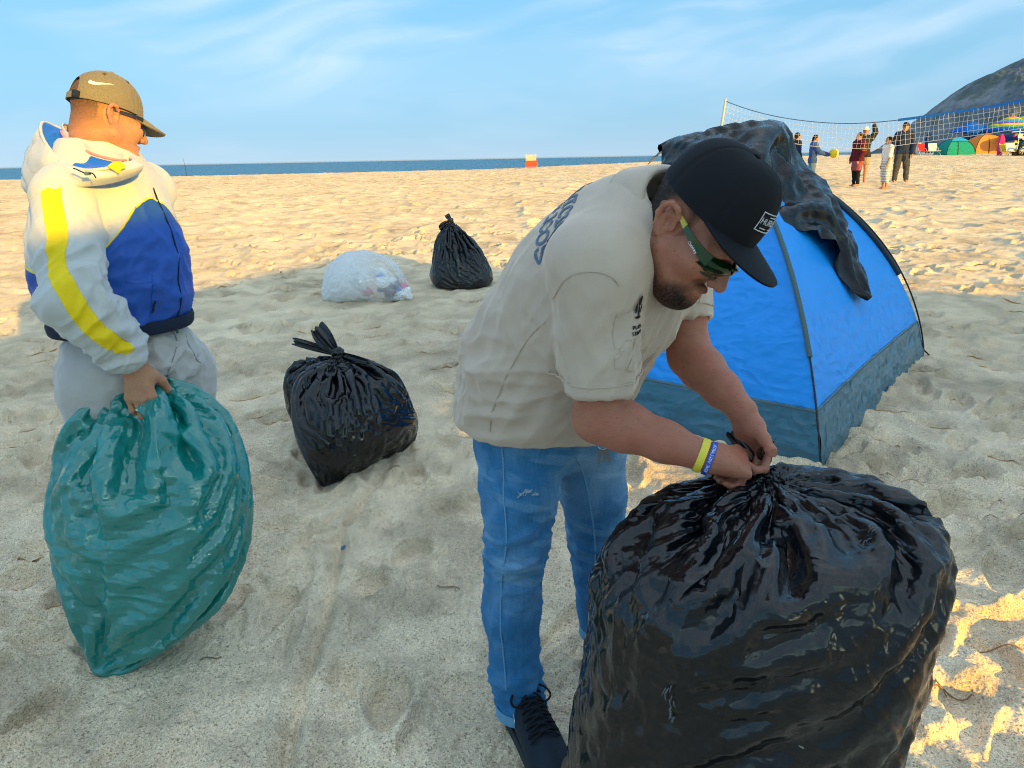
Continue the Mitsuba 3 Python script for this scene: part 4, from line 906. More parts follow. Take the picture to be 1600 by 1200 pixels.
    for w, (rad, hgt) in zip(np.linspace(0, 1, 12), [(.080, -.012), (.081, .014), (.083, .028), (.087, .035), (.093, .035), (.099, .029), (.104, .020), (.108, .010), (.112, .001), (.115, -.008), (.118, -.016), (.121, -.023)]):
        pt = np.clip((np.abs(th) - 1.7) / .85, 0, 1); hh = hgt - .035 * w * pt; rd = rad + .004 * np.sin(th * 5) * w
        rows.append(t0 + np.outer(-np.cos(th) * rd, e1) + np.outer(np.sin(th) * rd * .92, e2) + np.outer(hh + .02 * np.cos(th) * (1 - w), nu_))
    put(key + '__collar', slab(np.array(rows), .0030), 'mat_shirt', smooth=60, label='turned-down shirt collar'); rw = np.array(rows); put(key + '__collar__edge_stitch', tube(rw[-1] + (rw[-1] - rw[-2]) * .1, .0022, 5), 'mat_shirt_dark', smooth=True)
    # t-shirt inside the open neck
    T_ = Field(neckb - .22, neckb + .22, .006); T_.cone(neckb - ax * .02 + nf * .005, chest + nf * .055, .070, .145, .02, flat=(nf, .8)); T_.plane(chest, -ax)
    put(PB + '__undershirt', smooth_mesh(T_.mesh(), 3), 'mat_tee', smooth=True, label='pale blue undershirt showing in the open neck')
    # pocket with stitched emblem near the placket, and writing across the back
    o = on_shirt(1000, 500); nP = normals(shirt)[cKDTree(shirt.vertices).query(o)[1]]; nP = unit(nP); vv = unit(ax - nP * (ax @ nP)); uu = np.cross(vv, nP)
    flap = refine(TM(*(lambda m: (m.vertices, m.faces))(trimesh.creation.extrude_polygon(__import__('shapely.geometry', fromlist=['Polygon']).Polygon([(-.05, .02), (.05, .02), (.05, -.085), (.0, -.10), (-.05, -.085)]), .002))), .012)
    put(key + '__pocket', drape_on(shirt, flap, o - vv * .01, uu, vv, nP, .001), 'mat_shirt_dark', smooth=30)
    g = np.random.default_rng(4); em = []
    from shapely.geometry import Point
    for cx, cy, rx, ry in ((0, .030, .004, .010), (-.007, .016, .0025, .010), (.007, .014, .0025, .009), (0, -.002, .009, .0025), (0, .010, .002, .010)): q_ = trimesh.creation.extrude_polygon(Point(0, 0).buffer(1, 6), .0008); em.append(TM(q_.vertices * A(rx, ry, 1) + A(cx, cy, .001), q_.faces))
    for k, wd in enumerate(('PLAYA', 'LIMPIA')): tm = meshkit.text_mesh(wd, .0065, .0008, bold=True); x_ = np.array(tm.vertices); x_[:, 0] -= x_[:, 0].max() / 2; em.append(TM(x_ + A(0, -.024 - k * .011, .001), tm.faces))
    put(key + '__embroidery', drape_on(shirt, refine(cat(em), .006), o + vv * .0, uu, vv, nP, .0035), 'mat_hair_a', smooth=False)
    bo = on_shirt(905, 345); bn = unit(ic(-.55, .83, .10)); bu = unit(ax - bn * (ax @ bn)); bv = np.cross(bn, bu); tx = []
    for k, (w, hgt) in enumerate((('SERVICIOS', .036), ('PUBLICOS', .034))):
        m = refine(meshkit.text_mesh(w, hgt, .0006, bold=True), .009); x = np.array(m.vertices); x[:, 0] -= x[:, 0].max() * .5; x[:, 1] -= k * .05; tx.append(TM(x, m.faces))
    m = cat(tx); bc = upper - ax * .07 + bn * .10 + sR * .075
    put(key + '__back_writing', drape_on(shirt, m, bc, -bv if (-bv) @ sR > 0 else bv, bu, bn, .002), 'mat_ink', smooth=False)
    # ---- jeans
    hipR, hipL = atY(815, 690, 1.82), atY(915, 690, 1.95)
    J = Field(A(-.28, 1.5, .02), A(.45, 2.2, .95), .0065)
    J.ball(pel + A(0, 0, -.02), (.17, .17, .15), .05); J.cone(pel + A(0, 0, .02), hipR, .15, .112, .05); J.cone(pel + A(0, 0, .02), hipL, .15, .11, .05)
    legR = [hipR, atY(812, 770, 1.77), atY(806, 850, 1.745), atY(799, 950, 1.745), atY(806, 1050, 1.74), atY(815, 1108, 1.725)]
    legL = [hipL, atY(927, 770, 1.96), atY(932, 850, 1.96), atY(938, 950, 1.98), atY(944, 1020, 1.99), atY(948, 1060, 1.99) * A(1, 1, 0) + A(0, 0, .115)]
    J.chain(legR, [.110, .092, .073, .068, .062, .059], .02); J.chain(legL, [.108, .088, .071, .066, .060, .058], .02)
    J.plane(legR[-1] + A(0, 0, .0), unit(A(.0, -.1, -1)), within=.2); J.plane(legL[-1], A(0, 0, -1), within=.2)
    jeans = smooth_mesh(J.mesh(), 5)
    jeans = folds(jeans, [(legR[2], .15, (1, 0, .18), .038, .024, 11), (legR[1], .13, (1, 0, -.35), .055, .019, 12), (legR[5], .14, (1, 0, .12), .034, .027, 13), (legL[2], .15, (1, 0, -.2), .04, .022, 14), (legR[3], .13, (.3, 0, 1), .05, .014, 15), (hipR, .12, (.8, 0, -.6), .05, .016, 16), (legR[4], .12, (1, 0, -.5), .045, .016, 17)], base=(.09, .008))
    put(PB + '__jeans', jeans, 'mat_denim', smooth=True, label='faded blue jeans with a frayed spot on the thigh')
    jt = cKDTree(jeans.vertices); jn = normals(jeans); jv = np.array(jeans.vertices); jq = pix(jv)
    def on_jeans(px, py):
        d = np.hypot(jq[:, 0] - px, jq[:, 1] - py); k = np.where(d < 9)[0]; return jv[k[jq[k, 2].argmin()]] if len(k) else atY(px, py, 1.75)
    for n_, pts in (('side_seam', [(776, 690), (782, 740), (786, 800), (788, 860), (778, 900), (776, 960), (780, 1030), (788, 1085)]), ('inner_seam', [(905, 720), (918, 790), (924, 860), (925, 900)])):
        p = lay_line(jeans, [on_jeans(*q) for q in pts], 90); put(PB + '__jeans__' + n_, tube(p, .0022, 5), 'mat_denim_light', smooth=True)
    for k, (leg, dz) in enumerate(((legR, .03), (legL, .03))):
        c = leg[-1] + A(0, 0, dz * .45); pk = jv[(np.abs(jv[:, 2] - c[2]) < .012) & (np.hypot(*(jv - c)[:, :2].T) < .1)]; an = np.arctan2(*(pk - c)[:, 1::-1].T); o_ = np.argsort(an); g_ = np.linspace(-np.pi, np.pi, 70, endpoint=False)
        if len(pk) < 12: continue
        rk = np.hypot(*(pk - c)[:, :2].T); R_ = np.array([rk[np.abs((an - t + np.pi) % (2 * np.pi) - np.pi) < .22].max(initial=.05) for t in g_]); R_ = np.convolve(np.r_[R_[-4:], R_, R_[:4]], np.ones(9) / 9, 'valid')
        P = np.array([c + np.stack([np.cos(g_) * (R_ + e), np.sin(g_) * (R_ + e), 0 * g_ + z], 1) for z, e in ((-.016, -.001), (-.017, .0015), (-.014, .002), (.010, .0015), (.012, .0005), (.011, -.001))])
        put(PB + '__jeans__turn_up' + (f'_{k:03d}' if k else ''), grid_mesh(P, True), 'mat_denim_light', smooth=60)
    o = on_jeans(832, 770); n_ = jn[jt.query(o)[1]]; u_ = unit(np.cross(A(0, 0, 1), n_)); fr = []
    for k in range(16):
        a = o + u_ * g.uniform(-.020, .020) + A(0, 0, g.uniform(-.008, .008)) + n_ * .002; fr.append(tube(np.array([a, a + u_ * g.uniform(-.010, .010) + n_ * .004 + A(0, 0, g.uniform(-.004, .004)), a + u_ * g.uniform(-.016, .016) + A(0, 0, g.uniform(-.010, .006)) + n_ * .002]), .0009, 4))
    put(PB + '__jeans__frayed_patch', cat(fr), 'mat_fray', smooth=True, label='white frayed threads of a small tear')
    # ---- shoes
    def shoe(heel, toe, nm, lace=True):
        d = unit(A(*(toe - heel)[:2], 0)); s = A(-d[1], d[0], 0); W = lambda x, y, z: heel + d * x + s * y + A(0, 0, z)
        f = Field(heel - .2 + A(0, 0, .1), heel + A(.33, .33, .25) * 1.1, .004) if False else Field(np.minimum(heel, toe) - A(.09, .09, .03), np.maximum(heel, toe) + A(.09, .09, .18), .0042)
        f.cone(W(.0, 0, .052), W(.02, 0, .10), .040, .043, .02); f.cone(W(.02, 0, .10), W(.035, 0, .145), .043, .046, .02); f.cone(W(.0, 0, .045), W(.16, .004, .045), .041, .047, .03); f.cone(W(.10, 0, .085), W(.20, .004, .045), .042, .042, .03); f.ball(W(.225, .004, .040), (.062, .050, .036), .03, np.stack([d, s, A(0, 0, 1)], 1))
        f.plane(W(0, 0, .026), A(0, 0, -1)); f.cone(W(.035, 0, .12), W(.05, 0, .19), .036, .042, .004, cut=True)
        put(nm, smooth_mesh(f.mesh(), 4), 'mat_shoe', smooth=True)
        from shapely.geometry import LineString
        sole = LineString([(.0, 0), (.10, .002), (.21, .004), (.24, .004)]).buffer(.047); m = trimesh.creation.extrude_polygon(sole, .030); v = np.array(m.vertices)
        put(nm + '__sole', TM(np.array([W(x, y * (1 + .12 * (x > .15)), z) for x, y, z in v]), m.faces), 'mat_sole', smooth=30)
        if lace:
            ms = []; sv = (smooth_mesh(f.mesh(), 4).vertices - heel) @ np.stack([d, s, A(0, 0, 1)], 1)
            def Wt(x, y, h=.003):
                k = np.hypot(sv[:, 0] - x, sv[:, 1] - y) < .008; return W(x, y, (sv[k, 2].max() if k.any() else .1) + h)
            for k in range(6):
                x = .082 + k * .020; y = .020 + .002 * k
                for sg in (-1, 1): ms.append(tube(spline([Wt(x - .003, -sg * (y + .010), .001), Wt(x, -sg * y * .5, .005), Wt(x + .007, sg * .3 * y, .006), Wt(x + .012, sg * (y + .008), .001)], 14), .0030, 6))
            for sgn in (-1, 1):
                ms.append(tube(spline([W(.075, 0, .138), W(.070, sgn * .03, .150), W(.095, sgn * .052, .128), W(.10, sgn * .03, .118), W(.085, 0, .132)], 24), .0030, 6)); ms.append(tube(spline([W(.078, 0, .136), W(.12, sgn * .03, .106), W(.165, sgn * .040, .072), W(.20, sgn * .045, .05)], 20), .0030, 6))
            put(nm + '__lace', cat(ms), 'mat_lace', smooth=True)
            # emblem: nested angular marks on the side facing the camera
            side = -1 if (-s)[0] * 0 + (-s) @ A(-1, -.15, 0) > 0 else 1; from shapely.geometry import Polygon as PG
            outer = PG([(-.022, 0), (0, .017), (.022, 0), (0, -.017)]); ring = outer.difference(outer.buffer(-.004)); dot = PG([(-.006, 0), (0, .005), (.006, 0), (0, -.005)]); bar = PG([(.018, .012), (.026, .017), (.046, 0), (.026, -.017), (.018, -.012), (.034, 0)])
            mm = cat([trimesh.creation.extrude_polygon(q, .0008, engine='earcut') for q in (ring, dot, bar)]); mm = refine(mm, .006); tgt = TM(*[(lambda q: q)(x) for x in (smooth_mesh(f.mesh(), 4).vertices, f.mesh().faces)])
            put(nm + '__emblem', drape_on(tgt, mm, W(.055, side * .05, .062), unit(d * .9 + A(0, 0, .35)) * 1, unit(A(0, 0, 1) - d * .35), s * side, .0015), 'mat_white', smooth=False)
    scene['mat_shoe'] = cloth((.008, .020, .034), var=.2, rough=.6, sheen=.1); scene['mat_sole'] = flatcol((.02, .03, .04), .7, .3); scene['mat_lace'] = flatcol((.012, .014, .018), .8, .2)
    hR = legR[-1] * A(1, 1, 0) + A(.0, .035, .0); shoe(hR + A(-.005, 0, .004), hR + A(.085, -.27, 0), PB + '__shoe'); hL = legL[-1] * A(1, 1, 0) + A(.0, .03, .005); shoe(hL, hL + A(.2, -.2, 0), PB + '__shoe_001', lace=True)
    # ---- body: head, neck, both arms with hands, in one mesh
    f_ = ic(.53, -.78, .33); r_ = ic(-.60, -.10, .75); Fh = unit(f_); Rh = unit(r_ - Fh * (r_ @ Fh)); Uh = np.cross(Rh, Fh); RM = np.stack([Rh, Fh, Uh], 1)
    O = atY(1083, 357, 1.50)
    H = Field(np.minimum(O, neckb) - .17, np.maximum(O, neckb) + .17, .0030)
    W = head_field(H, O, RM, neckb - ax * .03, plump=1.07); head = smooth_mesh(H.mesh(), 3)
    Bf = Field(np.minimum.reduce([shR, elR, wrR]) - A(.09, .12, .09), np.maximum.reduce([shR, elR, wrR + A(.13, 0, 0)]) + A(.03, .09, .06), .0034)
    d = unit(wrR - elR)
    Bf.chain([shR, shR + (elR - shR) * .6, elR, elR + (wrR - elR) * .22, elR + (wrR - elR) * .6, wrR], [.055, .052, .050, .0505, .040, .0295], .02, ) ; Bf.ball(elR - d * .012 + A(0, 0, -.01), .040, .02)
    aR = unit(ic(.86, -.12, -.42)); cR = unit(ic(-.25, .62, .74)); curlR = [(14, 30, 18), (62, 70, 40), (70, 78, 45), (74, 80, 45)]
    P, fin, th_ = hand_field(Bf, wrR, aR, cR, True, curlR, thumb=[(.75, -.30, -.60), (.85, -.10, -.50), (.92, .1, -.35)], scale=.98)
    armR = smooth_mesh(Bf.mesh(), 3)
    Lf = Field(np.minimum.reduce([shL, elL, wrL + A(0, -.02, -.16)]) - A(.08, .08, .05), np.maximum.reduce([shL, elL, wrL + A(.12, 0, 0)]) + .09, .0034)
    Lf.chain([shL, shL + (elL - shL) * .6, elL, elL + (wrL - elL) * .25, elL + (wrL - elL) * .62, wrL], [.055, .050, .047, .047, .038, .0285], .02)
    aL = unit(ic(.36, -.86, -.15)); cL = unit(ic(.75, .30, -.50)); curlL = [(48, 62, 38), (58, 66, 40), (64, 66, 40), (66, 66, 40)]
    P2, fin2, th2 = hand_field(Lf, wrL, aL, cL, False, curlL, thumb=[(.80, -.65, -.35), (.55, -.70, -.55), (.35, -.75, -.65)], scale=.98)
    armL = smooth_mesh(Lf.mesh(), 3)
    put(PB + '__body', cat([head, armR, armL]), 'mat_skin_a', smooth=True)
    # hair and beard as layers over the skin
    hv = local(head, O, RM); x, y, z = hv.T
    hair = np.minimum.reduce([np.where(z > -.055, 1., -1), .045 - y - np.clip(-z, 0, 1) * .95 - .02, z + .048 + np.clip(-y - .03, 0, .05) * .3])
    hair = np.minimum(hair, np.where(np.hypot(np.abs(x) - .082, y * .8 + .012, ) < .0, -1, 1)); ear = np.hypot((y + .014) / .026, (z - .003) / .038) - 1; hair = np.where(np.abs(x) > .068, np.minimum(hair, ear * .03), hair)
    hm_, hc_ = shell(head, hair, .0018, .0026, 3, 260., (.012, .010, .009), (.30, .13, .085), None, .016); put(PB + '__hair', hm_, 'mat_hair_vertex', smooth=True, color=hc_)
    top = np.interp(y, [-.02, .0, .02, .05, .075, .10], [-.030, -.044, -.066, -.086, -.070, -.058])
    jawl = np.minimum.reduce([top - z, y + .012 + np.clip(-.05 - z, 0, 1) * .10, z + .150])
    lip = np.hypot(x / .024, (z + .0695) / .012) - 1; beard = np.where(y > .07, np.minimum(jawl, lip * .012), jawl); beard = np.where((y > .07) & (z > -.062) & (z < -.044), np.minimum(.030 - np.abs(x), .5 * (-.047 - z)) , beard)
    chin = W(0, .085, -.085)
    bm_, bc_ = shell(head, beard + .012 * (meshkit.fbm(np.array(head.vertices) * 120, 2, 8) - .5) + .004, .0004, .0016, 6, 330., (.012, .009, .008), (.34, .135, .085), lambda v: .62 + .45 * np.clip((.085 - np.linalg.norm(v - chin, axis=1)) / .05, 0, 1), .022)
    put(PB + '__beard', bm_, 'mat_hair_vertex', smooth=True, color=bc_)
    # cap
    cr = Crown(O, RM, .0905, .112, .112, .125, .046, tilt=.03, sq=2.55, front=.012); cm = cr.mesh(seams=6, wr=.002)
    kc = PB + '__cap'; put(kc, cm, 'mat_cap_black', smooth=60, label='black flat-brimmed cap with a boxed badge on its front')
    put(kc + '__brim', cr.brim(1.18, .080, .20, .006, side=.20), 'mat_cap_black', smooth=60)
    put(kc + '__button', TM(trimesh.creation.icosphere(2, .007).vertices * A(1, 1, .5) @ RM.T + cr.P(0, np.pi / 2 - .003, .001), trimesh.creation.icosphere(2, .007).faces), 'mat_cap_black', smooth=True)
    from shapely.geometry import box as SB
    fr_ = SB(-.036, -.0165, .036, .0165).difference(SB(-.0342, -.0147, .0342, .0147)); tx = meshkit.text_mesh('HURLEY', .0105, .0006); v = np.array(tx.vertices); v[:, 0] = (v[:, 0] - v[:, 0].max() / 2) * 1.15; v[:, 1] -= .004
    l1 = SB(-.012, .0095, .012, .0112); l2 = SB(-.026, -.0115, -.006, -.0098); l3 = SB(.004, -.0115, .02, -.0098)
    badge = refine(cat([trimesh.creation.extrude_polygon(q, .0007, engine='earcut') for q in (fr_, l1, l2, l3)] + [TM(v, tx.faces)]), .006)
    put(kc + '__badge', cr.decal(badge, .02, .37, flip=-1), 'mat_stitch', smooth=False, label='pale stitched badge with a lettered box')
    # sunglasses
    ks = PB + '__sunglasses'
    for s in (1, -1):
        t = spline([W(s * .079, -.018, .022), W(s * .083, .010, .019), W(s * .083, .040, .012), W(s * .076, .068, .006), W(s * .062, .090, .002)], 40)
        ring = np.array([slab(np.stack([t + Uh * k for k in np.linspace(-.5, .5, 2)]), .001).vertices.mean(0) for _ in (0,)])
        hgt = np.interp(np.linspace(0, 1, 40), [0, .25, .6, 1], [.006, .009, .015, .022]); Pm = np.stack([t - Uh * hgt[:, None] * .5, t + Uh * hgt[:, None] * .5])
        a_, b_ = Pm[:, :14], Pm[:, 13:]
        put(ks + '__temple' + ('' if s == 1 else '_001'), slab(b_, .0045), 'mat_frame_green', smooth=50); put(ks + '__temple_tip' + ('' if s == 1 else '_001'), slab(a_, .0045), 'mat_frame_yellow', smooth=50)
        u, v = np.meshgrid(np.linspace(0, 1, 22), np.linspace(-1, 1, 14)); X_ = s * (.010 + .060 * u); Y_ = .116 - .035 * u ** 2 - .010 * v ** 2; Z_ = -.002 + v * (.0165 * (1 - .25 * u ** 3)) - .003 * u
        put(ks + '__lens' + ('' if s == 1 else '_001'), slab(np.stack([O + RM @ A(a, b, c) for a, b, c in zip(X_.ravel(), Y_.ravel(), Z_.ravel())]).reshape(14, 22, 3), .0018), 'mat_lens_green', smooth=60)
        e = np.array([O + RM @ A(s * (.010 + .060 * q), .1165 - .035 * q ** 2 - .010, -.004 - .021 * (1 - .25 * q ** 3) - .003 * q) for q in np.linspace(0, 1, 16)]); put(ks + '__rim' + ('' if s == 1 else '_001'), tube(e, .0022, 6), 'mat_frame_green', smooth=True)
    put(ks + '__bridge', tube(spline([W(-.012, .116, .008), W(0, .119, .010), W(.012, .116, .008)], 8), .004, 6), 'mat_frame_green', smooth=True)
    mk = refine(meshkit.text_mesh('Dakley'.replace('D', 'O'), .0055, .0004), .004); q = np.array(mk.vertices); tt = W(.0865, .058, .004); du_ = unit(W(.076, .068, .006) - W(.083, .040, .012))
    put(ks + '__temple_mark', TM(tt + np.outer(q[:, 0] - .012, du_) + np.outer(q[:, 1] - .003, Uh) + np.outer(q[:, 2] + .001, Rh), mk.faces), 'mat_white', smooth=False)
    tag(ks, 'wraparound sunglasses with green temples and yellow tips')
    # wristbands
    dW = unit(wrR - elR); u = unit(np.cross(dW, A(0, 0, 1))); v = np.cross(u, dW)
    for nm, off, w, mat in (('wristband', -.016, .0075, 'mat_band_yellow'), ('wristband_001', .0005, .0055, 'mat_band_blue')):
        a = np.linspace(0, 2 * np.pi, 60, endpoint=False); r = .0325 if nm == 'wristband' else .0318; c = wrR + dW * off
        prof = [(-w, 0), (-w, .0022), (-w * .8, .003), (w * .8, .003), (w, .0022), (w, 0)]
        put(PB + '__' + nm, grid_mesh(np.array([c + dW * x + np.outer(np.cos(a) * (r + h), u) + np.outer(np.sin(a) * (r + h), v) for x, h in prof]), True), mat, smooth=50, label='yellow rubber wristband' if nm == 'wristband' else 'blue rubber wristband with white lettering')
    tx = refine(meshkit.text_mesh('VIVE VALLARTA', .0062, .0004), .004); q = np.array(tx.vertices); a0 = math.atan2(ic(0, 0, 1) @ v, ic(0, 0, 1) @ u); an = a0 + (q[:, 0] - q[:, 0].max() / 2) / .0348; rr = .0348 + q[:, 2]
    put(PB + '__wristband_001__lettering', TM(wrR + np.outer(q[:, 1] - .003 + .0005, dW) + np.outer(np.cos(an) * rr, u) + np.outer(np.sin(an) * rr, v), tx.faces), 'mat_white', smooth=False)
    # bunch of keys at the belt
    k0 = on_jeans(950, 693) + A(.0, -.012, 0); kk = new('key_bunch'); a = np.linspace(0, 2 * np.pi, 24, endpoint=False)
    put(kk + '__ring', tube(k0 + np.stack([np.cos(a) * .013, 0 * a, np.sin(a) * .013], 1), .0014, 6, closed=True), 'mat_metal', smooth=True)
    for j, (dx, ln) in enumerate(((-.005, .042), (.003, .036), (.008, .040))):
        bow = trimesh.creation.cylinder(.0075, .0022, sections=18); bv = np.array(bow.vertices)[:, [0, 2, 1]] + A(0, 0, -.010); bl = rbox((.006, .002, ln - .018), (0, 0, -.018 - (ln - .018) / 2)); tooth = rbox((.003, .002, .006), (.0035, 0, -ln + .008))
        m = cat([TM(bv, bow.faces[:, ::-1]), bl, tooth]); ca, sa = math.cos(dx * 30), math.sin(dx * 30); v_ = np.array(m.vertices); v_ = np.stack([v_[:, 0] * ca - v_[:, 2] * sa, v_[:, 1] + j * .003, v_[:, 0] * sa + v_[:, 2] * ca], 1)
        put(kk + '__key' + (f'_{j:03d}' if j else ''), TM(v_ + k0 + A(dx, -.002, -.010), m.faces), 'mat_key', smooth=30)
    scene['mat_key'] = flatcol((.25, .24, .22), .35, .6)
    tag(kk, "small bunch of keys hanging at the bending man's belt", 'keys')
    tag(PB, 'man in a beige shirt, blue jeans and black cap bending over a big black bag', 'person')
    return dict(palmR=P(.07, .005, -.035), wrR=wrR, wrL=wrL, fin=fin, O=O)
BM = bending_man()
# ------------------------------------------------------------------ the man in the jacket who holds the green bag
scene['mat_skin_b'] = skin((.44, .225, .13), red=(.45, .16, .10))
scene['mat_jacket_white'] = cloth((.50, .53, .545), var=.05, weave=1500, rough=.55, sheen=.1)
scene['mat_jacket_blue'] = cloth((.020, .090, .42), var=.08, weave=1500, rough=.5, sheen=.1)
scene['mat_jacket_yellow'] = cloth((.82, .62, .012), var=.05, rough=.6)
scene['mat_liner'] = cloth((.008, .13, .62), var=.12, rough=.5)
scene['mat_navy'] = cloth((.010, .018, .04), var=.1)
scene['mat_trousers'] = cloth((.43, .425, .42), var=.06, weave=1400)
scene['mat_trouser_seam'] = flatcol((.24, .24, .245), .8, .2)
scene['mat_khaki'] = cloth((.19, .168, .115), var=.06, weave=400)
scene['mat_khaki_dark'] = cloth((.10, .085, .055), var=.1)
scene['mat_grey_shirt'] = cloth((.55, .50, .52), var=.1); scene['mat_pink'] = cloth((.60, .24, .25), var=.1)
scene['mat_black_plastic'] = flatcol((.012, .013, .016), .18, .6)
scene['mat_silver'] = {'type': 'roughconductor', 'material': 'Ag', 'alpha': .15}
PS = new('person')
def standing_man():
    from scipy.spatial import cKDTree
    from shapely.geometry import Polygon as PG
    fwd, sR = unit(A(.96, -.28, 0)), unit(A(-.28, -.96, 0)); sL = -sR; Z = A(0, 0, 1)
    pel, hip, waist, chest, upper, neckb = atY(206, 545, 2.34), atY(190, 492, 2.34), atY(180, 445, 2.32), atY(170, 380, 2.31), atY(156, 300, 2.31), atY(150, 252, 2.31)
    shR, shL = upper + sR * .165 + A(.035, 0, -.005), upper + sL * .185
    elR, wrR = atY(116, 462, 2.02), atY(207, 566, 2.14)
    elL, wrL = shL + A(-.05, .03, -.29), shL + A(-.04, .01, -.53)
    # ---- jacket body
    F = Field(A(-1.75, 1.85, .72), A(-.75, 2.75, 1.60), .0068)
    F.cone(hip + Z * .01, waist, .185, .205, .04, flat=(fwd, .95)); F.cone(waist, chest, .200, .198, .06, flat=(fwd, .92)); F.ball(waist + fwd * .06 + Z * .02, (.14, .14, .14), .06); F.cone(chest, upper, .200, .165, .06, flat=(fwd, .85)); F.cone(upper, neckb, .14, .095, .05)
    F.cone(upper, shR, .12, .085, .05); F.cone(upper, shL, .12, .085, .05)
    F.plane(hip + A(0, 0, -.0), -Z); F.cone(neckb + Z * .12, neckb - Z * .01, .090, .075, .01, cut=True)
    body = smooth_mesh(F.mesh(), 5)
    body = folds(body, [(atY(240, 470, 2.2), .20, (1, -.4, .35), .075, 0.0288, 21), (atY(200, 420, 2.2), .16, (.7, -.3, .7), .06, 0.0224, 22), (hip + sR * .2, .18, (1, -.4, .1), .05, 0.0224, 23), (atY(250, 350, 2.25), .18, (.2, 0, 1), .09, 0.0192, 24), (chest - fwd * .2, .25, (0, .3, 1), .09, 0.0256, 25)], base=(.15, .012))
    v = np.array(body.vertices); q = v - chest; f_, r_, z_ = q @ fwd, q @ sR, v[:, 2]; ang = np.abs(np.arctan2(r_, f_))
    zl = np.interp(ang, [0, .35, .75, 1.15, 1.6, 2.4, 3.2], [1.375, 1.35, 1.27, 1.195, 1.17, 1.20, 1.23])
    lo, hi = split(body, zl - z_)
    key = PS + '__jacket'
    put(key, lo, 'mat_jacket_white', smooth=True, label='white and blue hooded jacket with a yellow stripe down the sleeve')
    put(key + '__blue_panel', TM(np.array(hi.vertices) + normals(hi) * .0012, hi.faces), 'mat_jacket_blue', smooth=True, label='blue lower body of the jacket')
    rim = hi; e = trimesh.Trimesh(hi.vertices, hi.faces, process=False)
    bd = e.edges_sorted[trimesh.grouping.group_rows(e.edges_sorted, require_count=1)]; bv = np.array(hi.vertices)[np.unique(bd)]; bv = bv[bv[:, 2] > hip[2] + .08]; a_ = np.arctan2((bv - chest) @ sR, (bv - chest) @ fwd); o_ = np.argsort(a_); pts = bv[o_][::3]
    pts = np.apply_along_axis(lambda c: np.convolve(np.r_[c[-2:], c, c[:2]], np.ones(5) / 5, 'valid'), 0, pts); put(key + '__piping', tube(pts + unit(A(0, 0, 0) + fwd * 0 + Z * 0) * 0, .0030, 6, closed=True), 'mat_jacket_yellow', smooth=True)
    bt = cKDTree(v); bn = normals(body)
    def front_of(mesh, px, py):
        w = np.array(mesh.vertices); s = pix(w); d = np.hypot(s[:, 0] - px, s[:, 1] - py); k = np.where(d < 7)[0]; return w[k[s[k, 2].argmin()]] if len(k) else atY(px, py, 2.2)
    # hem band, zip, pocket
    def ring_at(mesh, z, c):
        w = np.array(mesh.vertices); pk = w[np.abs(w[:, 2] - z) < .012]; an = np.arctan2((pk - c)[:, 1], (pk - c)[:, 0]); g = np.linspace(-np.pi, np.pi, 90, endpoint=False); o = np.argsort(an); R_ = np.interp(g, an[o], np.hypot(*(pk - c)[o, :2].T), period=2 * np.pi); return g, np.convolve(np.r_[R_[-4:], R_, R_[:4]], np.ones(9) / 9, 'valid')
    g, R_ = ring_at(body, hip[2] + .02, hip)
    put(key + '__hem', grid_mesh(np.array([np.stack([hip[0] + np.cos(g) * (R_ + k), hip[1] + np.sin(g) * (R_ + k), 0 * g + hip[2] + z], 1) for z, k in ((-.032, -.012), (-.034, -.004), (-.028, .001), (-.008, .004), (.004, .001), (.004, -.01))]), True), 'mat_navy', smooth=60)
    zp = lay_line(body, [front_of(body, *p) for p in ((246, 292), (262, 330), (275, 370), (284, 420), (286, 470), (280, 500))], 60, .002)
    put(key + '__zip', tube(zp, .0022, 6), 'mat_navy', smooth=True)
    pu = rbox((.008, .004, .030), (0, 0, 0), r=.0015); put(key + '__zip_pull', TM(np.array(pu.vertices) + zp[-1] + A(.004, -.014, -.03), pu.faces), 'mat_zip_pull', smooth=True); scene['mat_zip_pull'] = flatcol((.02, .10, .07), .5)
    po = front_of(body, 228, 470); pn = unit(bn[bt.query(po)[1]]); pu_ = unit(np.cross(Z, pn)); pv = np.cross(pn, pu_)
    wel = refine(cat([trimesh.creation.extrude_polygon(PG([(-.035, .05), (.032, .06), (.036, .054), (.036, -.055), (.024, -.06), (.024, -.02), (.026, .045), (-.034, .043)]), .003, engine='earcut')]), .010)
    put(key + '__pocket_welt', drape_on(body, wel, po, pu_, pv, pn, .0015), 'mat_jacket_blue', smooth=30)
    slit = refine(cat([trimesh.creation.extrude_polygon(PG([(.026, -.052), (.034, -.050), (.034, -.012), (.030, -.008)]), .002)]), .008); put(key + '__pocket_opening', drape_on(body, slit, po, pu_, pv, pn, .0042), 'mat_navy', smooth=30)
    # ---- sleeves
    def sleeve(sh, el, wr, nm, seed):
        G = Field(np.minimum.reduce([sh, el, wr]) - .14, np.maximum.reduce([sh, el, wr]) + .14, .0062)
        d = unit(wr - el); G.chain([sh, sh + (el - sh) * .5, el, el + (wr - el) * .45, wr - d * .035, wr - d * .005], [.081, .078, .073, .069, .057, .045], .03)
        G.plane(wr - d * .012, d, within=.07); G.cone(wr - d * .03, wr + d * .06, .034, .034, .003, cut=True); m = smooth_mesh(G.mesh(), 5)
        au = unit(el - sh)
        m = folds(m, [(el, .16, unit(np.cross(au, sR)) * .9 + au * .5, .06, 0.0416, seed), (wr - d * .07, .11, unit(np.cross(d, sR)) + d * .2, .045, 0.0352, seed + 1), (sh + au * .14, .14, au + fwd * .5, .08, 0.0224, seed + 2), (el + d * .1, .13, unit(np.cross(d, sR)) * .7 + d, .05, 0.0288, seed + 3)], base=(.12, .012))
        return m, d
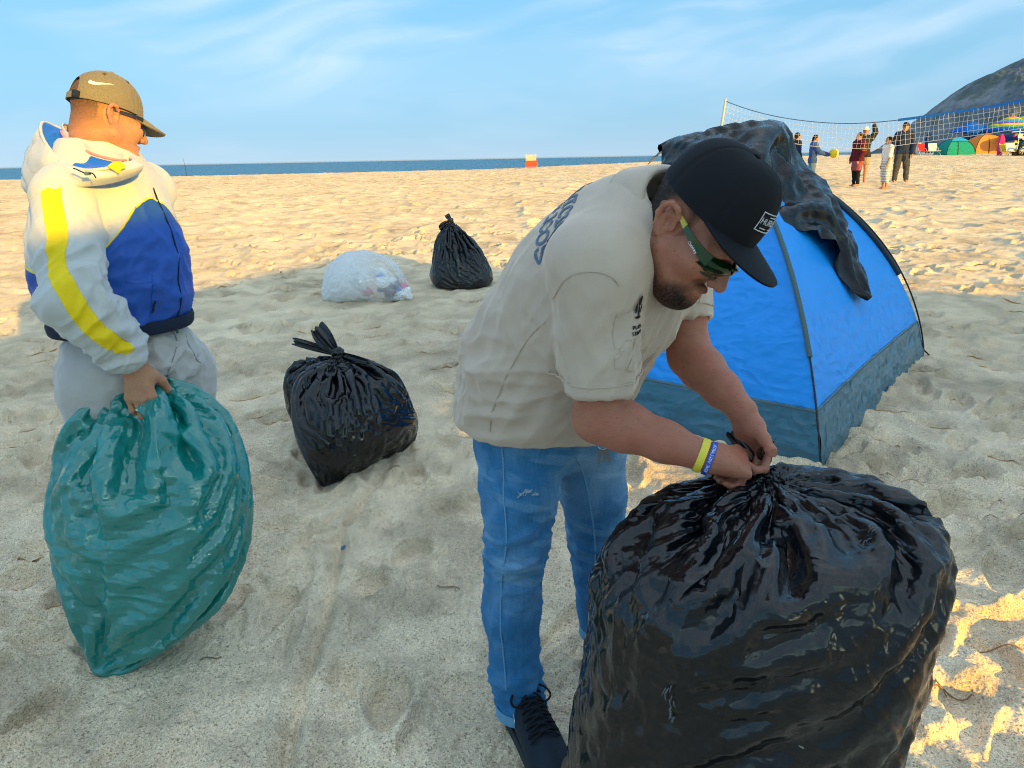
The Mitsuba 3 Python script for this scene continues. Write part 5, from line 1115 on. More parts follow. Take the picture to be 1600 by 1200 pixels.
    slv, d = sleeve(shR, elR, wrR, 'sleeve', 31)
    line = spline([front_of(slv, *p) for p in ((91, 272), (87, 320), (86, 370), (92, 415), (108, 455), (135, 492), (165, 524), (196, 553))], 140)
    w = np.array(slv.vertices); dist, idx = cKDTree(line).query(w); lo, hi = split(slv, .0255 - dist)
    put(key + '__sleeve', lo, 'mat_jacket_white', smooth=True); put(key + '__sleeve_stripe', TM(np.array(hi.vertices) + normals(hi) * .0010, hi.faces), 'mat_jacket_yellow', smooth=True, label='yellow stripe running down the sleeve')
    u = unit(np.cross(d, Z)); vv = np.cross(d, u); a = np.linspace(0, 2 * np.pi, 60, endpoint=False); c0 = wrR - d * .012
    put(key + '__cuff', grid_mesh(np.array([c0 + d * x + np.outer(np.cos(a) * (r + .0012 * np.sin(a * 13)), u) + np.outer(np.sin(a) * (r + .0012 * np.sin(a * 13)), vv) for x, r in ((-.026, .040), (-.024, .046), (-.008, .0455), (.010, .0435), (.018, .041), (.019, .038), (.0, .036))]), True), 'mat_jacket_white', smooth=60)
    sl2, d2 = sleeve(shL, elL, wrL, 'sleeve', 41); put(key + '__sleeve_001', sl2, 'mat_jacket_white', smooth=True)
    # ---- hood lying on the back, its blue lining, collar and cord
    L3 = lambda pts, n=90: (lambda p: np.concatenate([p]))(spline(pts + [pts[0]], n + 1)[:-1])
    rimL = L3([atY(84, 240, 2.18), atY(112, 261, 2.13), atY(160, 264, 2.10), atY(194, 257, 2.12), atY(205, 248, 2.25), atY(190, 236, 2.44), atY(146, 218, 2.54), atY(98, 202, 2.50), atY(68, 191, 2.38), atY(64, 206, 2.27)])
    low = L3([atY(76, 296, 2.14), atY(112, 292, 2.10), atY(168, 288, 2.12), atY(208, 276, 2.15), atY(220, 262, 2.27), atY(205, 256, 2.47), atY(150, 262, 2.56), atY(84, 280, 2.55), atY(54, 300, 2.44), atY(52, 300, 2.26)])
    mid = L3([atY(74, 268, 2.13), atY(110, 273, 2.10), atY(164, 274, 2.085), atY(203, 265, 2.11), atY(216, 254, 2.26), atY(200, 246, 2.47), atY(150, 236, 2.58), atY(84, 226, 2.58), atY(44, 260, 2.47), atY(42, 268, 2.24)])
    a = np.linspace(0, 2 * np.pi, 90, endpoint=False)
    C = neckb + Z * .0; order = np.arctan2((rimL - C)[:, 1], (rimL - C)[:, 0]); inner = L3([atY(106, 222, 2.25), atY(128, 236, 2.21), atY(158, 248, 2.19), atY(186, 254, 2.22), atY(196, 250, 2.30), atY(182, 240, 2.40), atY(146, 226, 2.44), atY(112, 212, 2.42), atY(98, 208, 2.34), atY(98, 212, 2.29)])
    sag = (rimL + inner) / 2 - Z * .008
    def loft(rows, n, seed, amp):
        P = spline_any_rows(rows, n); du = np.roll(P, -1, 1) - np.roll(P, 1, 1); dv = np.gradient(P, axis=0); N_ = np.cross(du, dv); N_ /= np.linalg.norm(N_, axis=-1, keepdims=True) + 1e-9
        k = np.sin(np.linspace(0, np.pi, n))[:, None]; return P + N_ * (amp * k * (ridge(P * A(12, 12, 22), seed, 2) - .45))[..., None]
    def spline_any_rows(rows, n):
        from scipy.interpolate import PchipInterpolator
        return PchipInterpolator(np.linspace(0, 1, len(rows)), np.array(rows))(np.linspace(0, 1, n))
    hood = loft([rimL - Z * .002, rimL + (mid - rimL) * .12 + Z * .006, mid, low], 26, 5, .016)
    put(key + '__hood', grid_mesh(hood, True), 'mat_jacket_white', smooth=True)
    lin = loft([rimL, sag, inner], 20, 9, .014); put(key + '__hood_lining', grid_mesh(lin, True), 'mat_liner', smooth=True, label='bright blue hood lining')
    put(key + '__hood_edge', tube(rimL, .0045, 6, closed=True), 'mat_jacket_white', smooth=True)
    fl = [atY(168, 260, 2.095), atY(190, 253, 2.10), atY(197, 263, 2.095), atY(186, 271, 2.085)]
    P = np.array([[fl[0] * (1 - s) * (1 - t) + fl[1] * s * (1 - t) + fl[3] * (1 - s) * t + fl[2] * s * t + A(0, -.006, .004) * math.sin(3 * s) for s in np.linspace(0, 1, 8)] for t in np.linspace(0, 1, 8)]); put(key + '__collar_flap', slab(P, .003), 'mat_jacket_yellow', smooth=60)
    cd = [front_of(body, 108, 264), front_of(body, 122, 268), front_of(body, 138, 268), front_of(body, 144, 276)]; off = A(0, -.05, .02)
    cd = [atY(108, 262, 2.03), atY(118, 266, 2.02), atY(130, 270, 2.01), atY(138, 270, 2.0), atY(143, 277, 2.0)]; put(key + '__cord', tube(spline([q + A(0, .02, -.002) for q in cd], 24), .0016, 6), 'mat_navy', smooth=True); b = rbox((.016, .008, .009), cd[2] + A(0, .02, -.002), r=.003); put(key + '__cord_lock', b, 'mat_seam', smooth=True)
    cl = np.array([inner + Z * h + (inner - inner.mean(0)) * A(k, k, 0) for h, k in ((-.006, .02), (.010, .0), (.022, -.03), (.027, -.05), (.024, -.08))]); put(PS + '__shirt_collar', grid_mesh(cl, True), 'mat_grey_shirt', smooth=True)
    put(PS + '__shirt_collar__trim', tube(inner + Z * .006 + (inner - inner.mean(0)) * A(.02, .02, 0), .0035, 6, closed=True), 'mat_pink', smooth=True)
    # ---- trousers, down to the sand, and shoes
    J = Field(A(-1.65, 1.8, .03), A(-.55, 2.85, .98), .0072)
    kR, kL = atY(172, 775, 2.24), atY(300, 760, 2.40); aRk, aLk = A(-1.30, 2.32, .09), A(-1.16, 2.50, .09)
    hR, hL = pel + sR * .095 + A(-.02, .0, -.10), pel + sL * .10 + A(.045, 0, -.10)
    J.ball(pel + A(0, 0, -.03), (.185, .185, .13), .05); J.ball(pel - fwd * .07 + A(0, 0, -.10), (.14, .15, .12), .05); J.cone(pel, hR, .15, .125, .05); J.cone(pel, hL, .15, .125, .05)
    J.chain([hR, (hR + kR) / 2, kR, (kR + aRk) / 2, aRk], [.125, .112, .088, .080, .074], .03); J.chain([hL, (hL + kL) / 2, kL, (kL + aLk) / 2, aLk], [.125, .112, .088, .080, .074], .03)
    J.plane(A(-1.1, 2.4, .065), -Z); tr = smooth_mesh(J.mesh(), 5)
    tr = folds(tr, [(atY(250, 560, 2.2), .16, (1, -.3, .2), .05, 0.0320, 51), (atY(300, 600, 2.3), .16, (.6, 0, -1), .06, 0.0288, 52), (atY(120, 570, 2.3), .15, (.8, 0, -.7), .07, 0.0288, 53), (kR, .16, (1, 0, .2), .05, 0.0256, 54), (kL, .16, (1, 0, .2), .05, 0.0256, 55), (aRk, .14, (1, 0, .1), .04, .02, 56), (aLk, .14, (1, 0, .1), .04, .02, 57)], base=(.13, .012))
    put(PS + '__trousers', tr, 'mat_trousers', smooth=True, label='pale grey trousers')
    trv = np.array(tr.vertices); tq = pix(trv); tt = cKDTree(trv); tn = normals(tr)
    for nm, pts in (('fly_seam', [(276, 517), (277, 545), (272, 575), (270, 605)]), ('pocket_seam', [(296, 520), (306, 545), (322, 565)])):
        put(PS + '__trousers__' + nm, tube(lay_line(tr, [front_of(tr, *k) for k in pts], 40, .0004), .0016, 5), 'mat_trouser_seam', smooth=True)
    for k, (an, dr_) in enumerate(((aRk, A(.9, -.4, 0)), (aLk, A(.35, .93, 0)))):
        dd = unit(dr_); s = A(-dd[1], dd[0], 0); h0 = an * A(1, 1, 0) - dd * .04; f = Field(h0 - .16, h0 + .42, .006); W = lambda x, y, z: h0 + dd * x + s * y + A(0, 0, z)
        f.cone(W(0, 0, .05), W(.03, 0, .11), .042, .045, .02); f.cone(W(0, 0, .045), W(.17, 0, .045), .042, .048, .03); f.ball(W(.22, 0, .042), (.06, .05, .036), .03, np.stack([dd, s, Z], 1)); f.plane(W(0, 0, .008), -Z)
        put(PS + '__shoe' + (f'_{k:03d}' if k else ''), smooth_mesh(f.mesh(), 3), 'mat_shoe', smooth=True)
    # ---- body: head, neck and the hand that grips
    Fh = unit(ic(.64, -.05, -.76)); Uh0 = ic(.10, .99, .05); Uh = unit(Uh0 - Fh * (Uh0 @ Fh)); Rh = np.cross(Fh, Uh); RM = np.stack([Rh, Fh, Uh], 1)
    O = atY(168, 188, 2.31); HS = .88
    H = Field(np.minimum(O, neckb) - A(.17, .17, .08), np.maximum(O, neckb) + .17, .0034)
    H.cone(O + RM @ A(0, -.026, -.02), neckb - Z * .03 + A(-.01, 0, 0), .053, .062, .03); W = head_field(H, O, RM, neckb - Z * .02, plump=1.12, size=HS); H.ball(W(0, -.055, -.055), (.052, .035, .045), .03, RM); head = smooth_mesh(H.mesh(), 3)
    Bf = Field(np.minimum(elR, wrR) - A(.06, .08, .20), np.maximum(elR, wrR) + A(.10, .08, .06), .0034); dW = unit(wrR - elR)
    aH = unit(ic(.18, -.92, .06)); cH = unit(ic(-.12, .08, 1)); wc = wrR + dW * .012
    Bf.cone(elR, wc, .046, .033, .02); P, fin, th_ = hand_field(Bf, wc, aH, cH, True, [(14, 36, 48), (16, 40, 50), (18, 42, 50), (20, 42, 48)], spread=.35, thumb=[(.55, -.28, -.8), (.7, .05, -.75), (.6, .3, -.75)], scale=1.10)
    put(PS + '__body', cat([head, smooth_mesh(Bf.mesh(), 3)]), 'mat_skin_b', smooth=True)
    hl = Field(wrL - .14, wrL + .14, .005); hand_field(hl, wrL, unit(wrL - elL), sL, False, [(25, 35, 25)] * 4); put(PS + '__body__hand', smooth_mesh(hl.mesh(), 2), 'mat_skin_b', smooth=True)
    # ring on the ring finger
    p0, p1 = fin[2][0][0], fin[2][0][1]; c = p0 + (p1 - p0) * .55; dd = unit(p1 - p0); u = unit(np.cross(dd, Z)); vv = np.cross(dd, u); a = np.linspace(0, 2 * np.pi, 32, endpoint=False); r = .0118
    put(PS + '__ring', grid_mesh(np.array([c + dd * x + np.outer(np.cos(a) * (r + h), u) + np.outer(np.sin(a) * (r + h), vv) for x, h in ((-.0028, -.001), (-.0026, .001), (.0026, .001), (.0028, -.001))]), True), 'mat_silver', smooth=60)
    # hair, goatee
    hv = local(head, O, RM) / HS; x, y, z = hv.T
    hair = np.minimum(.004 - y, z + .036 + .25 * np.clip(-y, 0, 1)); ear = np.hypot((y + .014) / .028, (z - .003) / .040) - 1; hair = np.where(np.abs(x) > .066, np.minimum(hair, ear * .03), hair)
    hm_, hc_ = shell(head, hair, .0008, .0012, 3, 260., (.10, .055, .032), (.42, .19, .095), lambda v: .45 + .5 * np.clip(((v - O) @ Uh + .03) / .05, 0, 1), .030); put(PS + '__hair', hm_, 'mat_hair_vertex', smooth=True, color=hc_)
    gt = np.minimum.reduce([y - .066, -.084 - z, z + .128, .030 - np.abs(x)]) + .012 * (meshkit.fbm(np.array(head.vertices) * 170, 2, 8) - .5)
    gm_, gc_ = shell(head, gt, .0006, .0020, 6, 330., (.015, .011, .010), (.40, .17, .09), None, .012); put(PS + '__beard', gm_, 'mat_hair_vertex', smooth=True, color=gc_)
    # cap with its open back and strap
    cr = Crown(O, RM, .0885 * HS, .108 * HS, .116 * HS, .118 * HS, .030 * HS, tilt=-.02, sq=2.15, front=.0); kc = PS + '__cap'
    put(kc, cr.mesh(seams=6, back_hole=(.42, .50, .16), wr=.0015), 'mat_khaki', smooth=60, label='khaki cap with an open strap back')
    put(kc + '__brim', cr.brim(1.0, .068, .34, .018, side=.15), 'mat_khaki', smooth=60)
    put(kc + '__button', TM(trimesh.creation.icosphere(2, .008).vertices * A(1, 1, .55) @ RM.T + cr.P(0, np.pi / 2 - .003, .001), trimesh.creation.icosphere(2, .008).faces), 'mat_khaki', smooth=True)
    t = np.linspace(np.pi - .46, np.pi + .46, 30); put(kc + '__strap', slab(np.array([cr.P(t, 0 * t + p, .001) for p in (.005, .14)]), .003), 'mat_khaki', smooth=60)
    bu = cr.P(np.pi - .44, .06, .004); put(kc + '__buckle', TM(rbox((.014, .018, .020), r=.003).vertices @ RM.T + bu, rbox((.014, .018, .020), r=.003).faces), 'mat_navy', smooth=True)
    ey = [];
    for th_0, ph_0 in ((np.pi / 2 + .55, .93), (np.pi / 2 - .50, .93)): ey.append(tube(cr.P(th_0 + .035 * np.cos(np.linspace(0, 6.28, 14, endpoint=False)) / math.cos(ph_0), ph_0 + .032 * np.sin(np.linspace(0, 6.28, 14, endpoint=False)), .0008), .0016, 5, closed=True))
    put(kc + '__eyelet', ey[0], 'mat_khaki_dark', smooth=True); put(kc + '__eyelet_001', ey[1], 'mat_khaki_dark', smooth=True)
    # the white curved tick above the opening
    n = 24; s = np.linspace(0, 1, n); up = np.stack([s * .052, .004 + .014 * (1 - s) ** 1.2 * 0 + .0105 * s], 1); tick = PG([(0, .0), (.004, .006), (.010, .0015), (.018, .0012), (.056, .0105), (.018, -.0072), (.009, -.0080), (.002, -.0062)])
    tm = refine(trimesh.creation.extrude_polygon(tick, .0007), .005); put(kc + '__emblem', cr.decal(tm, 2.45, .46, flip=-1), 'mat_white', smooth=False, label='small white curved mark on the cap')
    # dark sunglasses
    ks = PS + '__sunglasses'
    for s_ in (1, -1):
        t = spline([W(s_ * .083, -.020, .016), W(s_ * .086, .010, .018), W(s_ * .084, .045, .018), W(s_ * .074, .078, .016)], 30); hg = np.interp(np.linspace(0, 1, 30), [0, .6, 1], [.006, .007, .012])
        put(ks + '__temple' + ('' if s_ == 1 else '_001'), slab(np.stack([t - Uh * hg[:, None] * .5, t + Uh * hg[:, None] * .5]), .004), 'mat_black_plastic', smooth=50)
        u, vv = np.meshgrid(np.linspace(0, 1, 18), np.linspace(-1, 1, 12)); X_ = s_ * (.009 + .064 * u); Y_ = .116 - .040 * u ** 2 - .008 * vv ** 2; Z_ = -.002 + vv * .020 * (1 - .2 * u ** 3)
        put(ks + '__lens' + ('' if s_ == 1 else '_001'), slab(np.stack([O + RM @ A(p, q, r) for p, q, r in zip(X_.ravel() * HS, Y_.ravel() * HS, Z_.ravel() * HS)]).reshape(12, 18, 3), .002), 'mat_dark_lens', smooth=60)
    put(ks + '__bridge', tube(spline([W(-.011, .115, .008), W(0, .118, .010), W(.011, .115, .008)], 8), .004, 6), 'mat_black_plastic', smooth=True); scene['mat_dark_lens'] = flatcol((.006, .012, .022), .06, .9)
    tag(ks, 'dark wraparound sunglasses'); tag(PS, 'man in a khaki cap and white and blue jacket standing with a green bag', 'person')
    return dict(wr=wrR, fin=fin)
SM = standing_man()
# ------------------------------------------------------------------ the beach behind: players, net, tower, camp
def far_person(feet, face, height, label, skin_c, hair, tops, legs, pose=None, extra=None, group=None):
    """A whole small figure: one body mesh, clothes and hair laid over it. Local frame: right, forward, up; lengths in parts of the height."""
    key = new('person'); fw = unit(A(face[0], face[1], 0)); rt = np.cross(fw, A(0, 0, 1)); H = height; G = A(*feet)
    W = lambda x, y, z: G + H * (x * rt + y * fw + A(0, 0, z))
    P = dict(hipL=(-.05, 0, .50), hipR=(.05, 0, .50), kneeL=(-.055, .01, .28), kneeR=(.055, .01, .28), ankL=(-.055, -.01, .04), ankR=(.055, -.01, .04), shL=(-.105, 0, .80), shR=(.105, 0, .80),
             elL=(-.135, -.01, .625), elR=(.135, -.01, .625), wrL=(-.13, .04, .48), wrR=(.13, .04, .48), chest=(0, 0, .73), pel=(0, 0, .52), neck=(0, .0, .84), head=(0, .012, .93)); P.update(pose or {})
    J = {k: W(*v) for k, v in P.items()}
    lo, hi = np.min(list(J.values()), 0) - .2 * H / 1.5, np.max(list(J.values()), 0) + .2 * H / 1.5
    def field(h=.0135): return Field(lo, hi, h * H / 1.5)
    def limbs(F, k, arms=(0, 1), legs=(0, 1), torso=True, legcut=None):
        if torso:
            F.cone(J['pel'], J['chest'], (.082 + k) * H, (.088 + k) * H, .04, flat=(fw, .72)); F.cone(J['chest'], J['chest'] + (J['neck'] - J['chest']) * .5, (.085 + k) * H, (.06 + k) * H, .04, flat=(fw, .75))
            for s in 'LR': F.cone(J['chest'] * .4 + J['neck'] * .6, J['sh' + s], (.048 + k) * H, (.034 + k) * H, .04)
        for s in 'LR':
            for a, (p, q, r0, r1) in enumerate((('sh', 'el', .033, .027), ('el', 'wr', .027, .019))):
                if arms[0] <= a < arms[1]: F.cone(J[p + s], J[q + s], (r0 + k) * H, (r1 + k) * H, .02)
            for a, (p, q, r0, r1) in enumerate((('hip', 'knee', .058, .038), ('knee', 'ank', .036, .022))):
                if legs[0] <= a < legs[1]: F.cone(J[p + s], J[q + s], (r0 + k) * H, (r1 + k) * H, .02)
        return F
    F = limbs(field(), 0, (0, 2), (0, 2)); F.cone(J['neck'] - .02 * H, J['head'], .033 * H, .036 * H, .02)
    R = np.stack([rt, fw, A(0, 0, 1)], 1); hd = J['head']
    F.ball(hd, (.048 * H, .056 * H, .068 * H), .01, R); F.ball(hd + R @ A(0, .022, -.035) * H, (.036 * H, .032 * H, .035 * H), .02, R); F.ball(hd + R @ A(0, .062, -.012) * H, .011 * H, .01)
    for s in (-1, 1): F.ball(hd + R @ A(s * .048, .0, -.01) * H, (.008 * H, .014 * H, .020 * H), .005, R)
    for s in 'LR':
        d = unit(J['wr' + s] - J['el' + s]); F.cone(J['wr' + s], J['wr' + s] + d * .045 * H, .021 * H, .020 * H, .01, flat=(rt, .6))
        for q in (-1, 0, 1): F.cone(J['wr' + s] + d * .045 * H + fw * q * .013 * H, J['wr' + s] + d * (.088 - .008 * abs(q)) * H + fw * q * .015 * H, .0075 * H, .0065 * H, .004)
        F.cone(J['wr' + s] + d * .02 * H + fw * .015 * H, J['wr' + s] + d * .05 * H + fw * .036 * H, .008 * H, .007 * H, .005)
        F.cone(J['ank' + s] - A(0, 0, .012 * H), J['ank' + s] + fw * .085 * H - A(0, 0, .026 * H), .024 * H, .017 * H, .015)
    put(key + '__body', smooth_mesh(F.mesh(), 2), skin_c, smooth=True)
    for nm, mat, k, arms, lg, torso, cut in tops + legs:
        C = limbs(field(), k, arms, lg, torso)
        for (z, sgn) in cut: C.plane(W(0, 0, z), A(0, 0, sgn))
        m = smooth_mesh(C.mesh(), 2); m = TM(np.array(m.vertices) + normals(m) * (.012 * H * (ridge(np.array(m.vertices) * A(14, 14, 8), 7, 2) - .4))[:, None], m.faces); put(key + '__' + nm, m, mat, smooth=True)
    if hair:
        Hh = field(); Hh.ball(hd + R @ A(0, -.010, .010) * H, (.053 * H, .058 * H, .066 * H), .01, R); Hh.plane(hd + R @ A(0, .030, .0) * H, unit(fw - A(0, 0, .55)));
        for (a, b, r0, r1) in hair[1]: Hh.cone(hd + R @ A(*a) * H, hd + R @ A(*b) * H, r0 * H, r1 * H, .02)
        put(key + '__hair', smooth_mesh(Hh.mesh(), 1), hair[0], smooth=True)
    if extra: extra(key, J, R, H, hd)
    tag(key, label, 'person', group)
    return J, H
for n, c in (('far_navy', (.018, .03, .075)), ('far_blue', (.04, .085, .26)), ('far_jean', (.10, .17, .30)), ('far_burgundy', (.10, .010, .018)), ('far_rose', (.28, .075, .10)), ('far_black', (.010, .011, .013)), ('far_coal', (.025, .028, .032)),
             ('far_tan', (.34, .26, .17)), ('far_white', (.72, .70, .68)), ('far_grey', (.055, .06, .068)), ('far_orange', (.50, .22, .06)), ('far_hair', (.016, .012, .010))):
    scene['mat_' + n] = flatcol(c, .8, .2)
scene['mat_far_skin'] = flatcol((.42, .20, .11), .55, .3)
scene['mat_far_stripe'] = {'type': 'diffuse', 'reflectance': proc(lambda p, n, uv: mix((.66, .65, .64), (.36, .38, .43), smoothstep(.42, .58, .5 + .5 * dr.sin(p.z * 95))))}
def foot(px, py): return on_ground(px, py)
def hgt(px, y0, y1):
    g = foot(px, y1); return (y1 - y0) / FPX * ((g - EYE) @ FWD) * 1.0
S_ = 'mat_far_skin'; LH = lambda: ('mat_far_hair', [((0, -.045, .02), (0, -.06, -.09), .034, .022)])
LONG = ('mat_far_hair', [((0, -.035, .02), (0, -.062, -.20), .044, .028)]); TAIL = ('mat_far_hair', [((0, -.05, .02), (0, -.075, -.08), .020, .012)]); BUN = ('mat_far_hair', [((0, -.055, .03), (0, -.075, .02), .030, .028)]); CROP = ('mat_far_hair', [])
long_top = lambda n, m, z=.46, k=.014: [(n, m, k, (0, 2), (0, 1), True, [(z, -1)])]
tee = lambda n, m, z=.46: [(n, m, .014, (0, 1), (0, 1), True, [(z, -1)])]
trousers = lambda n, m, k=.012, z=.03: [(n, m, k, (0, 0), (0, 2), True, [(.54, 1), (z, -1)])]
g1 = foot(1240, 287); far_person(g1, (1, .15), hgt(1240, 211, 287), 'long-haired woman in a dark navy top standing behind the tent top', S_, LONG, long_top('jumper', 'mat_far_navy'), trousers('trousers', 'mat_far_navy'), dict(wrR=(.12, .06, .47), wrL=(-.12, .05, .47)))
g2 = foot(1266, 289)
def hold(key, J, R, H, hd): pass
J2, H2 = far_person(g2, (1, -.15), hgt(1266, 214, 289), 'girl in a blue hoodie holding out a yellow ball', S_, TAIL, long_top('hoodie', 'mat_far_blue', .44, .02), trousers('jeans', 'mat_far_jean'), dict(head=(0, .035, .925), neck=(0, .02, .835), chest=(0, .01, .73), elR=(.12, .10, .655), wrR=(.06, .28, .60), elL=(-.12, .0, .63), wrL=(-.10, .02, .49)))
bc = J2['wrR'] + unit(J2['wrR'] - J2['elR']) * .10 * H2 + A(.05, 0, .075)
bs = trimesh.creation.icosphere(4, .135); bv = np.array(bs.vertices); gv = np.min([np.abs(bv @ unit(A(*q))) for q in ((1, 0, .2), (0, 1, .3), (.3, .2, 1))], 0); put('ball', TM(bv * (1 - .03 * np.exp(-(gv / .006) ** 2))[:, None] + bc, bs.faces), 'mat_ball', smooth=True, label='bright yellow ball in the outstretched hand of the girl in blue', category='ball')
scene['mat_ball'] = flatcol((.85, .62, .01), .45, .4)
g4 = foot(1345, 285)
def cap4(key, J, R, H, hd):
    c = Crown(hd, R, .056 * H, .064 * H, .066 * H, .060 * H, .022 * H); put(key + '__cap', c.mesh(n=40, m=14), 'mat_far_white', smooth=60); put(key + '__cap__brim', c.brim(1.0, .045 * H, .1, .006, n=16, m=5), 'mat_far_white', smooth=60)
far_person(g4, (-.35, -1), hgt(1345, 203, 285), 'woman in a black jacket and white cap with one arm raised', S_, LONG, long_top('jacket', 'mat_far_coal', .46, .02), [('shorts', 'mat_far_tan', .016, (0, 0), (0, 1), True, [(.54, 1), (.33, -1)])], dict(elL=(-.16, .03, .90), wrL=(-.13, .06, 1.02), elR=(.15, -.02, .63), wrR=(.16, .02, .47), kneeR=(.075, .02, .28), ankR=(.13, -.03, .04)), cap4)
g3 = foot(1336, 291)
def stripes3(key, J, R, H, hd):
    d = unit(J['elL'] - J['shL']); a = np.linspace(0, 6.283, 18, endpoint=False); u = unit(np.cross(d, R[:, 0])); v = np.cross(d, u)
    for i, t in enumerate((.45, .62, .78)): put(key + '__hoodie__stripe' + (f'_{i:03d}' if i else ''), tube(J['shL'] + (J['elL'] - J['shL']) * t + np.outer(np.cos(a), u) * .050 * H + np.outer(np.sin(a), v) * .050 * H, .006 * H, 5, closed=True), 'mat_far_orange', smooth=True)
far_person(g3, (-1, -.25), hgt(1336, 211, 291), 'girl in a burgundy hoodie and black leggings facing left', S_, TAIL, long_top('hoodie', 'mat_far_burgundy', .47, .022), [('skirt', 'mat_far_rose', .020, (0, 0), (0, 1), True, [(.52, 1), (.30, -1)])] + trousers('leggings', 'mat_far_black', .006, .035), dict(wrL=(-.12, .05, .50), wrR=(.12, .05, .50)), stripes3)
g5 = foot(1381, 296)
far_person(g5, (-1, -.1), hgt(1381, 217, 296), 'girl in a white t-shirt and striped leggings facing left', S_, BUN, tee('shirt', 'mat_far_white', .45), trousers('leggings', 'mat_far_stripe', .016, .13), dict(elL=(-.13, .02, .63), wrL=(-.11, .05, .47), elR=(.13, .0, .63), wrR=(.12, .03, .47)))
g6 = foot(1405, 285)
def cap6(key, J, R, H, hd):
    c = Crown(hd, R, .055 * H, .063 * H, .064 * H, .055 * H, .020 * H); put(key + '__cap', c.mesh(n=40, m=14), 'mat_far_black', smooth=60); put(key + '__cap__brim', c.brim(1.0, .04 * H, .1, .006, n=16, m=5), 'mat_far_black', smooth=60)
far_person(g6, (-.45, -1), hgt(1405, 196, 285), 'man in dark clothes and a black cap standing under the net', S_, CROP, long_top('jumper', 'mat_far_navy', .48, .020), trousers('trousers', 'mat_far_grey', .016), dict(elR=(.155, .0, .64), wrR=(.15, .04, .49), elL=(-.155, 0, .64), wrL=(-.15, .05, .49), kneeL=(-.08, .01, .28), ankL=(-.10, -.02, .04), kneeR=(.07, .01, .28), ankR=(.085, -.01, .04)), cap6)

# ---- volleyball net
scene['mat_cord'] = flatcol((.66, .66, .64), .8, .2); scene['mat_rope'] = flatcol((.05, .09, .16), .7, .2); scene['mat_tape'] = flatcol((.02, .16, .52), .7, .2); scene['mat_net_pole'] = flatcol((.50, .48, .38), .5, .3)
def net():
    key = new('volleyball_net'); Yl, Yr = 24.5, 18.5
    def Yof(px): return Yl + (Yr - Yl) * (px - 1134) / (1640 - 1134.)
    top = np.array([atY(px, py, Yof(px)) for px, py in ((1134, 158), (1180, 174), (1230, 185), (1280, 191), (1330, 193), (1380, 190), (1425, 185), (1480, 177), (1540, 168), (1600, 157), (1660, 146))])
    bot = np.array([atY(px, py, Yof(px)) for px, py in ((1126, 196), (1176, 212), (1226, 222), (1276, 229), (1326, 232), (1368, 232), (1400, 228), (1466, 219), (1536, 210), (1600, 200), (1660, 191))])
    n = 78; Tp, Bp = spline(top, n), spline(bot, n); rows = 5; g = np.random.default_rng(2); ms = []
    for i in range(0, n):
        k = np.linspace(0, 1, 7)[:, None]; p = Tp[i] * (1 - k) + Bp[i] * k + A(1, 0, 0) * (.02 * np.sin(k * 5 + i)); ms.append(tube(p, .0026 if i < 44 else .0042, 4))
    for j in range(1, rows):
        f = j / rows; ms.append(tube(Tp * (1 - f) + Bp * f + A(0, 0, 1) * (.012 * np.sin(np.arange(n) * np.pi))[:, None], .0042, 4))
    put(key + '__netting', cat(ms), 'mat_cord', smooth=True, kind='stuff', label='white square-meshed netting')
    cut = 44; put(key + '__bottom_cord', tube(Bp, .007, 5), 'mat_cord', smooth=True)
    put(key + '__top_rope', tube(Tp[:cut + 1], .012, 6), 'mat_rope', smooth=True); put(key + '__top_tape', slab(np.stack([Tp[cut:] + A(0, 0, .035), Tp[cut:] - A(0, 0, .030)]), .008), 'mat_tape', smooth=60)
    ft = atY(1112, 285, 24.6); ft[2] = ground_z(ft[0], ft[1]) - .3; tp = atY(1134, 154, 24.5)
    put(key + '__pole', tube(np.array([ft, (ft + tp) / 2, tp]), .032, 10), 'mat_net_pole', smooth=True)
    p2 = atY(1665, 140, 18.4); f2 = A(p2[0] + .2, p2[1], ground_z(p2[0], p2[1]) - .3); put(key + '__pole_001', tube(np.array([f2, (f2 + p2) / 2, p2]), .032, 10), 'mat_net_pole', smooth=True)
    tag(key, 'sagging beach volleyball net with a blue top tape and a slanting pole', 'net')
net()

# ---- lifeguard chair on the crest of the beach
def tower():
    key = new('lifeguard_chair'); p = atY(830, 261, 55.0); z0 = float(ground_z(p[0], p[1])); o = A(p[0], p[1], z0 - .05); s = 1.0
    for i, (x, y) in enumerate(((-.34, -.3), (.34, -.3), (-.34, .3), (.34, .3))): put(key + '__leg' + (f'_{i:03d}' if i else ''), tube(np.array([o + A(x * 1.12, y * 1.2, 0), o + A(x, y, .36)]), .03, 6), 'mat_net_pole', smooth=True)
    put(key + '__seat', rbox((.74, .66, .06), o + A(0, 0, .36)), 'mat_far_red', smooth=False); put(key + '__towel', rbox((.84, .06, .40), o + A(0, -.36, .34)), 'mat_far_red', smooth=False, label='red cloth hung over the seat')
    for i, x in enumerate((-.33, .33)): put(key + '__upright' + (f'_{i:03d}' if i else ''), rbox((.05, .05, .62), o + A(x, .3, .67)), 'mat_net_pole', smooth=False)
    put(key + '__back', rbox((.60, .03, .46), o + A(0, .3, .70)), 'mat_far_cream', smooth=False); put(key + '__arm', rbox((.08, .62, .05), o + A(-.42, 0, .50)), 'mat_far_coal', smooth=False); put(key + '__arm_001', rbox((.08, .62, .05), o + A(.42, 0, .50)), 'mat_far_coal', smooth=False)
    tag(key, 'white-backed lifeguard chair draped in red far off by the sea', 'chair')
scene['mat_far_red'] = flatcol((.55, .06, .03), .7); scene['mat_far_cream'] = flatcol((.42, .43, .43), .7)
tower()
